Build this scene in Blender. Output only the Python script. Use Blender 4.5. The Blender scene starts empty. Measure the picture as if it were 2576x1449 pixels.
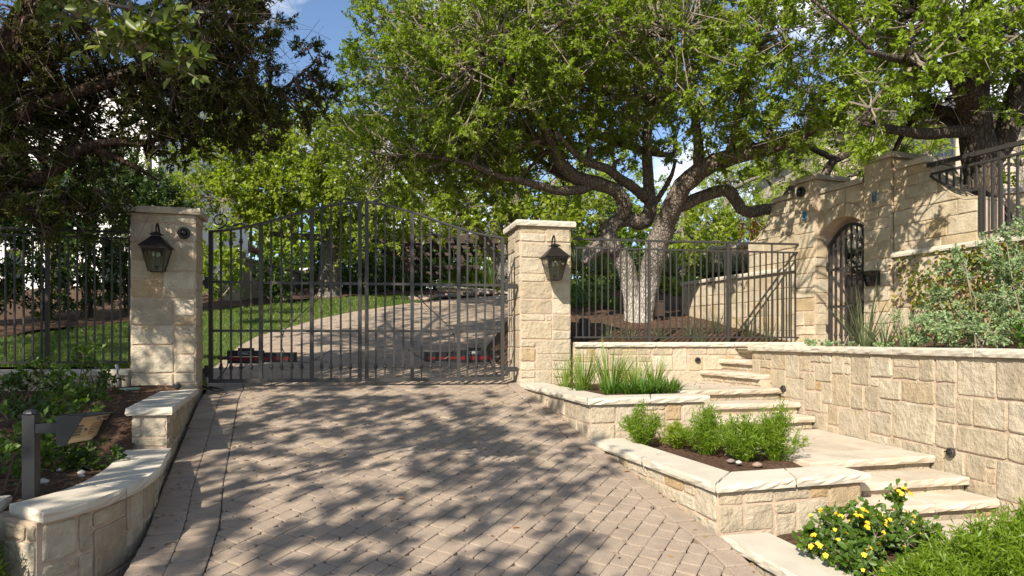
import bpy, math, random
import numpy as np
from mathutils import Vector
from mathutils.geometry import delaunay_2d_cdt

R = random.Random(7)
NR = np.random.default_rng(7)
sc = bpy.context.scene
COL = sc.collection
rad = math.radians

# ------------------------------------------------------------------ camera, sky, sun, exposure
cam = bpy.data.cameras.new("camera")
cam.lens = 24.0; cam.sensor_width = 36.0; cam.shift_y = 0.0518; cam.clip_start = 0.05; cam.clip_end = 600
camo = bpy.data.objects.new("camera", cam); COL.objects.link(camo)
camo.location = (0, 0, 1.6); camo.rotation_euler = (rad(90), 0, 0)
sc.camera = camo

SUN_EL, SUN_AZ = 36.0, 28.0          # the light travels towards +Y, 28 degrees to the right
world = bpy.data.worlds.new("World"); sc.world = world; world.use_nodes = True
nt = world.node_tree; nt.nodes.clear()
def wn(t): return nt.nodes.new(t)
out = wn("ShaderNodeOutputWorld"); bg = wn("ShaderNodeBackground"); sky = wn("ShaderNodeTexSky")
sky.sky_type = 'NISHITA'; sky.sun_disc = False
sky.sun_elevation = rad(SUN_EL); sky.sun_rotation = rad(180 + SUN_AZ)
sky.air_density = 0.9; sky.dust_density = 0.2; sky.ozone_density = 2.4
tc = wn("ShaderNodeTexCoord"); mp = wn("ShaderNodeMapping"); mp.inputs["Scale"].default_value = (1.0, 1.0, 1.7)
mp.inputs["Location"].default_value = (1.7, 0.4, 0.9)
cn = wn("ShaderNodeTexNoise"); cn.inputs["Scale"].default_value = 3.1; cn.inputs["Detail"].default_value = 9; cn.inputs["Roughness"].default_value = 0.56
cr = wn("ShaderNodeValToRGB"); cr.color_ramp.elements[0].position = 0.50; cr.color_ramp.elements[1].position = 0.64
mix = wn("ShaderNodeMix"); mix.data_type = 'RGBA'
mix.inputs[7].default_value = (8.4, 8.5, 8.8, 1)
L = nt.links.new
L(tc.outputs["Generated"], mp.inputs["Vector"]); L(mp.outputs[0], cn.inputs["Vector"]); L(cn.outputs[0], cr.inputs[0])
L(cr.outputs[0], mix.inputs[0]); L(sky.outputs[0], mix.inputs[6]); L(mix.outputs[2], bg.inputs[0]); L(bg.outputs[0], out.inputs[0])
bg.inputs[1].default_value = 0.095

sun = bpy.data.lights.new("sun", 'SUN'); sun.energy = 4.6; sun.angle = rad(0.5); sun.color = (1.0, 0.92, 0.79)
suno = bpy.data.objects.new("sun", sun); COL.objects.link(suno)
LD = Vector((math.sin(rad(SUN_AZ)) * math.cos(rad(SUN_EL)), math.cos(rad(SUN_AZ)) * math.cos(rad(SUN_EL)), -math.sin(rad(SUN_EL))))
suno.rotation_euler = LD.to_track_quat('-Z', 'Y').to_euler(); suno.location = (-10, -18, 18)
sc.view_settings.view_transform = 'Standard'; sc.view_settings.look = 'None'
sc.view_settings.gamma = 1.0; sc.view_settings.exposure = 0.98; sc.view_settings.use_curve_mapping = False
sc.cycles.max_bounces = 8; sc.cycles.transparent_max_bounces = 8
sc.cycles.use_denoising = True

# ------------------------------------------------------------------ helpers
F_PX, CX, HY = 1717.0, 1288.0, 858.0
def at(px, py, Y):
    """a point of the place, from where the photograph shows it and its distance in metres"""
    return np.array(((px - CX) / F_PX * Y, Y, 1.6 - (py - HY) / F_PX * Y))
def G(x, y):
    """slope of the driveway"""
    yy = y
    if y > 24: yy = 24 + (y - 24) * 0.45
    if y < -4: yy = -4 + (y + 4) * 0.3
    return -0.211 - 0.0203 * max(-14, min(14, x)) + 0.1436 * yy
def wloc(o):
    v = np.zeros(3)
    while o is not None:
        v += np.array(o.location); o = o.parent
    return v
def link(o, parent=None):
    COL.objects.link(o)
    if parent is not None: o.parent = parent
    return o
def mesh(name, V, F, mat=None, smooth=False):
    me = bpy.data.meshes.new(name)
    if isinstance(F, np.ndarray):
        V = np.asarray(V, np.float32); m, k = F.shape
        me.vertices.add(len(V)); me.vertices.foreach_set("co", V.ravel())
        me.loops.add(m * k); me.loops.foreach_set("vertex_index", F.astype(np.int32).ravel())
        me.polygons.add(m); me.polygons.foreach_set("loop_start", np.arange(0, m * k, k, dtype=np.int32))
        me.update(calc_edges=True)
    else:
        me.from_pydata([tuple(map(float, v)) for v in V], [], [tuple(f) for f in F]); me.update()
    if smooth: me.polygons.foreach_set("use_smooth", [True] * len(me.polygons))
    if mat: me.materials.append(mat)
    return me
def mk(name, V, F, mat=None, parent=None, smooth=False):
    V = np.asarray(V, float)
    if parent is not None: V = V - wloc(parent)
    return link(bpy.data.objects.new(name, mesh(name, V, F, mat, smooth)), parent)
def tag(o, label=None, cat=None, group=None, kind=None):
    if label: o["label"] = label
    if cat: o["category"] = cat
    if group: o["group"] = group
    if kind: o["kind"] = kind
    return o
def thing(name, loc, label, cat, group=None):
    o = bpy.data.objects.new(name, None); o.empty_display_size = 0.1; o.location = tuple(map(float, loc)); COL.objects.link(o)
    return tag(o, label, cat, group, "thing")
def copy_tree(o, delta, parent=None):
    c = o.copy(); COL.objects.link(c)
    if parent is not None: c.parent = parent
    else: c.location = Vector(o.location) + Vector(delta)
    for ch in o.children: copy_tree(ch, delta, c)
    return c
def nrm(v):
    v = np.asarray(v, float); return v / (np.linalg.norm(v) + 1e-12)
def nrows(A): return A / (np.linalg.norm(A, axis=1, keepdims=True) + 1e-9)

class MB:
    """collects shapes into one mesh"""
    def __init__(s): s.V = []; s.F = []
    def add(s, V, F):
        n = len(s.V); s.V.extend([tuple(map(float, v)) for v in V]); s.F.extend([tuple(i + n for i in f) for f in F]); return s
    def hexa(s, P): return s.add(P, [(0, 3, 2, 1), (4, 5, 6, 7), (0, 1, 5, 4), (1, 2, 6, 5), (2, 3, 7, 6), (3, 0, 4, 7)])
    def frame_box(s, c, X, Y, Z):
        c, X, Y, Z = map(lambda a: np.asarray(a, float), (c, X, Y, Z))
        return s.hexa([c - X - Y - Z, c + X - Y - Z, c + X + Y - Z, c - X + Y - Z, c - X - Y + Z, c + X - Y + Z, c + X + Y + Z, c - X + Y + Z])
    def bar(s, p, q, w, h=None, side=None):
        p, q = np.asarray(p, float), np.asarray(q, float); h = h or w; d = q - p; l = np.linalg.norm(d); d = d / l
        if side is None: side = (0, 0, 1) if abs(d[2]) < 0.9 else (GD[0], GD[1], 0)
        a = nrm(np.asarray(side, float) - d * np.dot(side, d)); b = np.cross(d, a)
        if abs(d[2]) < 0.9: a, b = b, a        # a: across, b: up
        return s.frame_box((p + q) / 2, a * w / 2, b * h / 2, d * l / 2)
    def prism(s, poly, z0, z1):
        n = len(poly); V = [(x, y, z0) for x, y in poly] + [(x, y, z1) for x, y in poly]
        return s.add(V, [tuple(range(n - 1, -1, -1)), tuple(range(n, 2 * n))] + [(i, (i + 1) % n, n + (i + 1) % n, n + i) for i in range(n)])
    def tube(s, pts, rr, sides=6, caps=True):
        V, F = tube(pts, rr, sides, caps); return s.add(V, F)
    def lathe(s, c, prof, n=12, axis=(0, 0, 1)):
        """prof: (radius, distance along axis)"""
        c = np.asarray(c, float); d = nrm(axis); a = nrm(np.cross(d, (0.3, 0.9, 0.1) if abs(d[2]) > 0.9 else (0, 0, 1))); b = np.cross(d, a)
        V = []; 
        for r, h in prof:
            for k in range(n):
                t = 2 * math.pi * k / n; V.append(c + d * h + (a * math.cos(t) + b * math.sin(t)) * r)
        m = len(prof); F = [(i * n + k, i * n + (k + 1) % n, (i + 1) * n + (k + 1) % n, (i + 1) * n + k) for i in range(m - 1) for k in range(n)]
        F += [tuple(range(n - 1, -1, -1)), tuple(range((m - 1) * n, m * n))]
        return s.add(V, F)
    def make(s, name, mat, parent=None, smooth=False): return mk(name, s.V, s.F, mat, parent, smooth)

def tube(pts, rr, sides=6, caps=True):
    P = np.asarray(pts, float); n = len(P); rr = np.broadcast_to(np.asarray(rr, float), (n,))
    T = np.gradient(P, axis=0); T = nrows(T)
    ref = np.array((0.31, 0.17, 0.93)) if abs(T[0][2]) < 0.85 else np.array((0.9, 0.3, 0.1))
    V = []
    a = nrm(np.cross(T[0], ref))
    for i in range(n):
        a = nrm(a - T[i] * np.dot(a, T[i])); b = np.cross(T[i], a)
        for k in range(sides):
            t = 2 * math.pi * k / sides; V.append(P[i] + (a * math.cos(t) + b * math.sin(t)) * rr[i])
    F = [(i * sides + k, i * sides + (k + 1) % sides, (i + 1) * sides + (k + 1) % sides, (i + 1) * sides + k) for i in range(n - 1) for k in range(sides)]
    if caps: F += [tuple(range(sides - 1, -1, -1)), tuple(range((n - 1) * sides, n * sides))]
    return V, F
def spline(pts, step=0.12):
    """Catmull-Rom through rows of pts (extra columns, e.g. a radius, ride along)"""
    P = np.asarray(pts, float); P = np.vstack([2 * P[0] - P[1], P, 2 * P[-1] - P[-2]]); O = []
    for i in range(1, len(P) - 2):
        m = max(2, int(np.linalg.norm(P[i + 1][:3] - P[i][:3]) / step))
        for k in range(m):
            t = k / m; p0, p1, p2, p3 = P[i - 1], P[i], P[i + 1], P[i + 2]
            O.append(0.5 * (2 * p1 + (p2 - p0) * t + (2 * p0 - 5 * p1 + 4 * p2 - p3) * t * t + (3 * p1 - p0 - 3 * p2 + p3) * t ** 3))
    O.append(P[-2]); return np.array(O)
def smooth01(t): t = max(0.0, min(1.0, t)); return t * t * (3 - 2 * t)
def in_poly(x, y, poly):
    c = False; n = len(poly)
    for i in range(n):
        x1, y1 = poly[i]; x2, y2 = poly[(i + 1) % n]
        if (y1 > y) != (y2 > y) and x < (x2 - x1) * (y - y1) / (y2 - y1) + x1: c = not c
    return c
def sheet(name, poly, zf, step, mat, parent=None, skirt=0.0):
    pts = []; n = len(poly)
    for i in range(n):
        a, b = np.array(poly[i], float), np.array(poly[(i + 1) % n], float); m = max(1, int(np.linalg.norm(b - a) / step))
        for k in range(m): pts.append(tuple(a + (b - a) * k / m))
    nb = len(pts); xs = [p[0] for p in pts]; ys = [p[1] for p in pts]
    y = min(ys) + step * 0.5
    while y < max(ys):
        x = min(xs) + step * 0.5
        while x < max(xs):
            if in_poly(x, y, poly): pts.append((x + R.uniform(-.2, .2) * step, y + R.uniform(-.2, .2) * step))
            x += step
        y += step
    r = delaunay_2d_cdt([Vector(p) for p in pts], [(i, (i + 1) % nb) for i in range(nb)], [], 1, 1e-5)
    V = [(p[0], p[1], zf(p[0], p[1])) for p in r[0]]
    return mk(name, V, [list(f) for f in r[2]], mat, parent, smooth=True)

# ------------------------------------------------------------------ materials
def mat(name):
    m = bpy.data.materials.new(name); m.use_nodes = True; return m, m.node_tree, m.node_tree.nodes["Principled BSDF"]
def simple(name, c, rough=0.5, metal=0.0, spec=0.5, bump=0.0, bscale=60, vary=0.0):
    m, t, b = mat(name); b.inputs["Base Color"].default_value = (*c, 1); b.inputs["Roughness"].default_value = rough
    b.inputs["Metallic"].default_value = metal; b.inputs["Specular IOR Level"].default_value = spec
    if vary or bump:
        co = t.nodes.new("ShaderNodeTexCoord"); n = t.nodes.new("ShaderNodeTexNoise"); n.inputs["Scale"].default_value = bscale; n.inputs["Detail"].default_value = 5
        t.links.new(co.outputs["Object"], n.inputs["Vector"])
        if vary:
            r = t.nodes.new("ShaderNodeValToRGB"); r.color_ramp.elements[0].position = .3; r.color_ramp.elements[1].position = .7
            r.color_ramp.elements[0].color = (*[v * (1 - vary) for v in c], 1); r.color_ramp.elements[1].color = (*[min(1, v * (1 + vary)) for v in c], 1)
            t.links.new(n.outputs[0], r.inputs[0]); t.links.new(r.outputs[0], b.inputs["Base Color"])
        if bump:
            bm = t.nodes.new("ShaderNodeBump"); bm.inputs["Strength"].default_value = bump; bm.inputs["Distance"].default_value = .01
            t.links.new(n.outputs[0], bm.inputs["Height"]); t.links.new(bm.outputs[0], b.inputs["Normal"])
    return m
def rocky(name, ramp, s1=7, s2=45, bump=0.6, mott=0.3, rough=0.9, dist=0.02, by="object", stain=None, speck=0.0):
    """stone: a tone per piece, mottling, streaks and fine relief"""
    m, t, b = mat(name); N = t.nodes.new; K = t.links.new
    b.inputs["Roughness"].default_value = rough; b.inputs["Specular IOR Level"].default_value = 0.25
    co = N("ShaderNodeTexCoord")
    if by == "object":
        oi = N("ShaderNodeObjectInfo"); rnd = oi.outputs["Random"]
        ad = N("ShaderNodeVectorMath"); ad.operation = 'ADD'; sx = N("ShaderNodeMath"); sx.operation = 'MULTIPLY'; sx.inputs[1].default_value = 37.0
        K(rnd, sx.inputs[0]); K(co.outputs["Object"], ad.inputs[0]); K(sx.outputs[0], ad.inputs[1]); vec = ad.outputs[0]
    else:
        g = N("ShaderNodeNewGeometry"); rnd = g.outputs["Random Per Island"]; vec = co.outputs["Object"]
    r = N("ShaderNodeValToRGB"); el = r.color_ramp.elements
    while len(el) < len(ramp): el.new(0.5)
    for i, (p, c) in enumerate(ramp): el[i].position = p; el[i].color = (*c, 1)
    r.color_ramp.interpolation = 'LINEAR'; K(rnd, r.inputs[0]); col = r.outputs[0]
    n1 = N("ShaderNodeTexNoise"); n1.inputs["Scale"].default_value = s1; n1.inputs["Detail"].default_value = 6; n1.inputs["Roughness"].default_value = .6; K(vec, n1.inputs["Vector"])
    n2 = N("ShaderNodeTexNoise"); n2.inputs["Scale"].default_value = s2; n2.inputs["Detail"].default_value = 5; n2.inputs["Roughness"].default_value = .7; K(vec, n2.inputs["Vector"])
    mm = N("ShaderNodeMapRange"); mm.inputs[1].default_value = .3; mm.inputs[2].default_value = .7; mm.inputs[3].default_value = 1 - mott; mm.inputs[4].default_value = 1 + mott * .55; K(n1.outputs[0], mm.inputs[0])
    mx = N("ShaderNodeMix"); mx.data_type = 'RGBA'; mx.blend_type = 'MULTIPLY'; mx.inputs[0].default_value = 1; K(col, mx.inputs[6])
    cb = N("ShaderNodeCombineColor"); [K(mm.outputs[0], cb.inputs[i]) for i in range(3)]; K(cb.outputs[0], mx.inputs[7]); col = mx.outputs[2]
    if stain:
        n3 = N("ShaderNodeTexNoise"); n3.inputs["Scale"].default_value = 3.3; n3.inputs["Detail"].default_value = 4; K(vec, n3.inputs["Vector"])
        sr = N("ShaderNodeMapRange"); sr.inputs[1].default_value = .52; sr.inputs[2].default_value = .72; sr.inputs[3].default_value = 0; sr.inputs[4].default_value = .75; K(n3.outputs[0], sr.inputs[0])
        ms = N("ShaderNodeMix"); ms.data_type = 'RGBA'; K(sr.outputs[0], ms.inputs[0]); K(col, ms.inputs[6]); ms.inputs[7].default_value = (*stain, 1); col = ms.outputs[2]
    if speck:
        n4 = N("ShaderNodeTexNoise"); n4.inputs["Scale"].default_value = 210; n4.inputs["Detail"].default_value = 2; K(co.outputs["Object"], n4.inputs["Vector"])
        q = N("ShaderNodeMapRange"); q.inputs[1].default_value = .3; q.inputs[2].default_value = .7; q.inputs[3].default_value = 1 - speck; q.inputs[4].default_value = 1 + speck; K(n4.outputs[0], q.inputs[0])
        m4 = N("ShaderNodeMix"); m4.data_type = 'RGBA'; m4.blend_type = 'MULTIPLY'; m4.inputs[0].default_value = 1
        c4 = N("ShaderNodeCombineColor"); [K(q.outputs[0], c4.inputs[i]) for i in range(3)]; K(col, m4.inputs[6]); K(c4.outputs[0], m4.inputs[7]); col = m4.outputs[2]
    K(col, b.inputs["Base Color"])
    mu = N("ShaderNodeMath"); mu.operation = 'MULTIPLY_ADD'; mu.inputs[1].default_value = .6; K(n2.outputs[0], mu.inputs[0]); K(n1.outputs[0], mu.inputs[2])
    bm = N("ShaderNodeBump"); bm.inputs["Strength"].default_value = bump; bm.inputs["Distance"].default_value = dist; K(mu.outputs[0], bm.inputs["Height"]); K(bm.outputs[0], b.inputs["Normal"])
    return m
def leafy(name, cols, transl=0.35, rough=0.42, spec=0.35, tcol=None):
    m, t, b = mat(name); N = t.nodes.new; K = t.links.new
    g = N("ShaderNodeNewGeometry"); r = N("ShaderNodeValToRGB"); el = r.color_ramp.elements
    while len(el) < len(cols): el.new(0.5)
    for i, c in enumerate(cols): el[i].position = i / (len(cols) - 1); el[i].color = (*c, 1)
    co = N("ShaderNodeTexCoord"); nz = N("ShaderNodeTexNoise"); nz.inputs["Scale"].default_value = 1.6; nz.inputs["Detail"].default_value = 3; K(co.outputs["Object"], nz.inputs["Vector"])
    ma = N("ShaderNodeMath"); ma.operation = 'MULTIPLY_ADD'; ma.inputs[1].default_value = 1.5; ma.inputs[2].default_value = -.75; K(nz.outputs[0], ma.inputs[0]); mb_ = N("ShaderNodeMath"); mb_.operation = 'MULTIPLY_ADD'; mb_.inputs[1].default_value = .75; K(g.outputs["Random Per Island"], mb_.inputs[0]); 
    mc = N("ShaderNodeMath"); mc.operation = 'ADD'; mc.use_clamp = True; K(ma.outputs[0], mb_.inputs[2]); K(mb_.outputs[0], mc.inputs[0]); mc.inputs[1].default_value = .12
    K(mc.outputs[0], r.inputs[0]); K(r.outputs[0], b.inputs["Base Color"])
    b.inputs["Roughness"].default_value = rough; b.inputs["Specular IOR Level"].default_value = spec
    tr = N("ShaderNodeBsdfTranslucent"); ht = N("ShaderNodeMix"); ht.data_type = 'RGBA'; ht.blend_type = 'MULTIPLY'; ht.inputs[0].default_value = 1
    ht.inputs[7].default_value = (*(tcol or (1.6, 1.75, .42)), 1); K(r.outputs[0], ht.inputs[6]); K(ht.outputs[2], tr.inputs[0])
    ms = N("ShaderNodeMixShader"); ms.inputs[0].default_value = transl; K(b.outputs[0], ms.inputs[1]); K(tr.outputs[0], ms.inputs[2])
    K(ms.outputs[0], t.nodes["Material Output"].inputs["Surface"]); return m

LIME = [(0, (0.46, 0.394, 0.288)), (0.2, (0.5, 0.433, 0.326)), (0.38, (0.4, 0.33, 0.23)), (0.55, (0.45, 0.384, 0.288)), (0.68, (0.36, 0.295, 0.207)), (0.82, (0.48, 0.409, 0.303)), (0.94, (0.4, 0.315, 0.202)), (1, (0.4, 0.281, 0.154))]
M = {}
M['stone'] = rocky('rough limestone', LIME, s1=9, s2=26, bump=.9, mott=.22, stain=(.40, .31, .20), dist=.03)
M['stone_arch'] = rocky('sawn limestone', [(0, (.44, .37, .26)), (.5, (.47, .40, .29)), (.85, (.42, .34, .23)), (1, (.38, .29, .17))], s1=5, bump=.8, mott=.32, stain=(.36, .27, .16))
M['coping'] = rocky('cream limestone coping', [(0, (.50, .45, .365)), (1, (.55, .50, .41))], s1=4, s2=70, bump=.35, mott=.12, rough=.85, dist=.01)
M['tread'] = rocky('limestone paving', [(0, (.47, .40, .31)), (1, (.52, .45, .36))], s1=3, s2=60, bump=.3, mott=.24, rough=.85, dist=.01, stain=(.42, .33, .23))
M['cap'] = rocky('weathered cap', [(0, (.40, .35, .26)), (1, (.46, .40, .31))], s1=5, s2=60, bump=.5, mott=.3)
M['mortar'] = rocky('pink mortar', [(0, (.47, .36, .26)), (1, (.50, .38, .28))], s1=9, s2=90, bump=.5, mott=.2)
M['paver'] = rocky('concrete paver', [(0, (.25, .19, .145)), (.25, (.31, .245, .19)), (.5, (.275, .215, .165)), (.75, (.33, .26, .195)), (1, (.29, .225, .16))], s1=5, s2=160, bump=.5, mott=.2, dist=.006, by="island", speck=.28)
M['sand'] = simple('joint sand', (.15, .115, .09), .95, bump=.6, bscale=120, vary=.3)
M['iron'] = simple('dark bronze paint', (.036, .033, .030), .45, 0.0, .35, bump=.08, bscale=90)
M['black'] = simple('black powder coat', (.010, .011, .014), .45, 0.0, .5)
M['bronze'] = simple('aged bronze', (.035, .028, .025), .45, .6, .5, bump=.15, bscale=30, vary=.3)
M['mulch'] = simple('bark mulch', (.08, .048, .031), .95, 0, .1, bump=1.0, bscale=38, vary=.55)
M['soil'] = simple('dirt', (.13, .10, .07), .95, 0, .1, bump=1.0, bscale=12, vary=.4)
M['lawn'] = simple('turf', (.06, .095, .02), .9, 0, .15, bump=1.0, bscale=60, vary=.45)
M['white'] = simple('white stucco', (.78, .77, .74), .9, 0, .2, bump=.2, bscale=30)
M['tan'] = simple('tan stucco', (.27, .22, .165), .9, 0, .2, bump=.3, bscale=25, vary=.12)
M['tile'] = simple('red clay tile', (.22, .075, .045), .8, vary=.3, bscale=6)
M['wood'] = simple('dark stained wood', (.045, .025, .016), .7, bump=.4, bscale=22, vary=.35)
M['woodlit'] = simple('sunlit post wood', (.20, .10, .055), .7, bump=.4, bscale=22, vary=.3)  # lighter copy of the pergola wood, sunlight put into its colour
M['gold'] = simple('brushed champagne metal', (.62, .47, .28), .38, .75, .5, bump=.05, bscale=200)
M['red'] = simple('red plastic', (.13, .008, .010), .4)
M['grey'] = simple('grey plastic', (.20, .21, .22), .5)
M['whitep'] = simple('white print', (.8, .8, .8), .5)
M['blue'] = simple('blue electrical box', (.01, .17, .38), .5)
M['green'] = simple('green plastic lid', (.20, .30, .24), .6)
M['pvc'] = simple('grey conduit', (.12, .12, .125), .5)
M['roofdark'] = simple('dark roof', (.06, .05, .05), .8)
M['screen'] = simple('dark display', (.012, .012, .014), .15)
M['rock'] = rocky('river rock', [(0, (.30, .21, .16)), (.5, (.38, .30, .24)), (1, (.24, .19, .17))], bump=.4)
M['pebble'] = rocky('pale rock', [(0, (.5, .46, .40)), (1, (.58, .54, .47))], bump=.4)
m, t, b = mat('seeded glass'); b.inputs["Base Color"].default_value = (.80, .83, .76, 1); b.inputs["Roughness"].default_value = .06; b.inputs["Transmission Weight"].default_value = 0.0
tp = t.nodes.new("ShaderNodeBsdfTransparent"); tp.inputs[0].default_value = (.62, .68, .60, 1); ms = t.nodes.new("ShaderNodeMixShader"); fr = t.nodes.new("ShaderNodeFresnel"); fr.inputs[0].default_value = 1.5
gl = t.nodes.new("ShaderNodeBsdfGlossy"); gl.inputs["Roughness"].default_value = .08
t.links.new(fr.outputs[0], ms.inputs[0]); t.links.new(tp.outputs[0], ms.inputs[1]); t.links.new(gl.outputs[0], ms.inputs[2]); t.links.new(ms.outputs[0], t.nodes["Material Output"].inputs["Surface"]); M['glass'] = m
M['pane'] = simple('window glass', (.02, .025, .03), .08, 0, .6)
def bark(name, c, sx=9, base=None):
    m, t, b = mat(name); N = t.nodes.new; K = t.links.new
    co = N("ShaderNodeTexCoord"); mp = N("ShaderNodeMapping"); mp.inputs["Scale"].default_value = (1, 1, .38); K(co.outputs["Object"], mp.inputs[0])
    v = N("ShaderNodeTexVoronoi"); v.feature = 'DISTANCE_TO_EDGE'; v.inputs["Scale"].default_value = sx * 3; K(mp.outputs[0], v.inputs["Vector"])
    n = N("ShaderNodeTexNoise"); n.inputs["Scale"].default_value = 14; n.inputs["Detail"].default_value = 7; K(mp.outputs[0], n.inputs["Vector"])
    r = N("ShaderNodeValToRGB"); r.color_ramp.elements[0].position = .0; r.color_ramp.elements[0].color = (*[x * .45 for x in c], 1); r.color_ramp.elements[1].position = .22; r.color_ramp.elements[1].color = (*c, 1)
    K(v.outputs[0], r.inputs[0])
    q = N("ShaderNodeMapRange"); q.inputs[1].default_value = .3; q.inputs[2].default_value = .7; q.inputs[3].default_value = .65; q.inputs[4].default_value = 1.2; K(n.outputs[0], q.inputs[0])
    cb = N("ShaderNodeCombineColor"); [K(q.outputs[0], cb.inputs[i]) for i in range(3)]
    mx = N("ShaderNodeMix"); mx.data_type = 'RGBA'; mx.blend_type = 'MULTIPLY'; mx.inputs[0].default_value = 1; K(r.outputs[0], mx.inputs[6]); K(cb.outputs[0], mx.inputs[7]); K(mx.outputs[2], b.inputs["Base Color"])
    if base:                                   # bark paler near the foot, darker brown on the limbs
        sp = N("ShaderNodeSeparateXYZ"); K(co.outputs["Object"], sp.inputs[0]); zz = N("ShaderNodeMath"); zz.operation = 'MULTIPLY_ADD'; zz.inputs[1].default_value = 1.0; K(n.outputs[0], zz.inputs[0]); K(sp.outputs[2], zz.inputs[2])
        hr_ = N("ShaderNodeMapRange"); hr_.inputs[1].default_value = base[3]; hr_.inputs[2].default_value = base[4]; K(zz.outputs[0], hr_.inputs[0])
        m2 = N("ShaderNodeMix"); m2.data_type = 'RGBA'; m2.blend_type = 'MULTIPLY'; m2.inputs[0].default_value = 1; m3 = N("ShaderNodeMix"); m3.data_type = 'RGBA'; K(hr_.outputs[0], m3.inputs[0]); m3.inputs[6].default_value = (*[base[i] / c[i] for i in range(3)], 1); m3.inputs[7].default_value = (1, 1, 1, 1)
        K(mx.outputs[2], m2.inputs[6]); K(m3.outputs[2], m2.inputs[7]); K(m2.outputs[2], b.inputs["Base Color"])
    mu = N("ShaderNodeMath"); mu.operation = 'MINIMUM'; mu.inputs[1].default_value = .25; K(v.outputs[0], mu.inputs[0])
    ad = N("ShaderNodeMath"); ad.operation = 'MULTIPLY_ADD'; ad.inputs[1].default_value = .35; K(n.outputs[0], ad.inputs[0]); K(mu.outputs[0], ad.inputs[2])
    bm = N("ShaderNodeBump"); bm.inputs["Strength"].default_value = 1; bm.inputs["Distance"].default_value = .05; K(ad.outputs[0], bm.inputs["Height"]); K(bm.outputs[0], b.inputs["Normal"])
    b.inputs["Roughness"].default_value = .95; b.inputs["Specular IOR Level"].default_value = .15; return m
M['bark'] = bark('live oak bark', (.27, .24, .205))
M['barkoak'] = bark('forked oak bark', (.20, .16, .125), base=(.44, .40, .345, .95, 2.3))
M['barkd'] = bark('brown bark', (.11, .085, .066))
M['cedarbark'] = bark('cedar bark', (.075, .048, .034))
M['twig'] = simple('twig', (.22, .18, .14), .9)
M['twigd'] = simple('dry twig', (.11, .08, .06), .9)
M['oak'] = leafy('oak leaf', [(0.1105, 0.169, 0.013), (0.169, 0.234, 0.0182), (0.221, 0.286, 0.0312), (0.1365, 0.195, 0.0182), (0.26, 0.299, 0.065)], .44)
M['oakr'] = leafy('oak leaf bright', [(0.13, 0.195, 0.013), (0.1885, 0.26, 0.0195), (0.234, 0.312, 0.0364), (0.1495, 0.2145, 0.0182)], .44)
M['oakfar'] = leafy('far oak leaf', [(0.1342, 0.183, 0.0159), (0.2074, 0.2562, 0.0244), (0.2562, 0.305, 0.0427), (0.1586, 0.2074, 0.022)], .45)
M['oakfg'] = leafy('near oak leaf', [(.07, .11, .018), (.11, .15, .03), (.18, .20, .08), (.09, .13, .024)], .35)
M['lime'] = leafy('lime feathery leaf', [(0.1725, 0.2415, 0.0207), (0.23, 0.299, 0.0287), (0.276, 0.345, 0.046)], .45)
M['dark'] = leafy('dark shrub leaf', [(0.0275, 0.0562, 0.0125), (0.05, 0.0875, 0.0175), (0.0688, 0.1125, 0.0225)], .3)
M['cedar'] = leafy('cedar spray', [(.026, .040, .009), (.042, .056, .011), (.065, .076, .013), (.075, .06, .02)], .22, .7, .15)
M['fern'] = leafy('feathery leaf', [(.11, .18, .014), (.15, .23, .018), (.19, .27, .028)], .42)
M['fernlime'] = leafy('lime shrub leaf', [(.16, .22, .018), (.21, .27, .025), (.25, .29, .03)], .4)
M['bed'] = leafy('bed shrub leaf', [(.05, .10, .014), (.08, .14, .018), (.11, .17, .025)], .38)
M['sage'] = leafy('silver sage leaf', [(0.2, 0.2875, 0.125), (0.275, 0.3625, 0.1875), (0.1625, 0.25, 0.0875), (0.25, 0.3375, 0.15)], .25, .7, .2, (1.1, 1.3, .7))
M['ivy'] = leafy('creeping fig leaf', [(.05, .09, .012), (.10, .14, .015), (.16, .17, .02), (.20, .12, .05), (.07, .11, .015)], .3)
M['grassb'] = leafy('grass blade', [(0.115, 0.1955, 0.0253), (0.1725, 0.253, 0.0345), (0.2185, 0.299, 0.0575)], .4)
M['strap'] = leafy('strap leaf', [(.05, .115, .016), (.075, .15, .02), (.10, .18, .025)], .35)
M['yucca'] = leafy('palmetto leaf', [(.06, .115, .035), (.09, .15, .045), (.14, .17, .05), (.22, .18, .07)], .3)
M['greyb'] = leafy('grey green blade', [(.09, .125, .06), (.13, .16, .08), (.16, .17, .09)], .3)
M['lant'] = leafy('lantana leaf', [(.045, .095, .012), (.07, .13, .016), (.10, .165, .022)], .35)
M['lawnb'] = leafy('lawn blade', [(.06, .11, .014), (.09, .145, .018), (.125, .165, .03), (.16, .16, .05)], .35)
M['flower'] = simple('yellow flower', (.85, .50, .02), .6)
M['redfl'] = simple('red flower', (.55, .05, .05), .6)
M['straw'] = simple('mulch chip', (.24, .15, .09), .9)
M['orange'] = simple('dry orange leaf', (.42, .16, .05), .7)
GD = np.array((math.cos(rad(8)), math.sin(rad(8)), 0.0))

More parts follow.
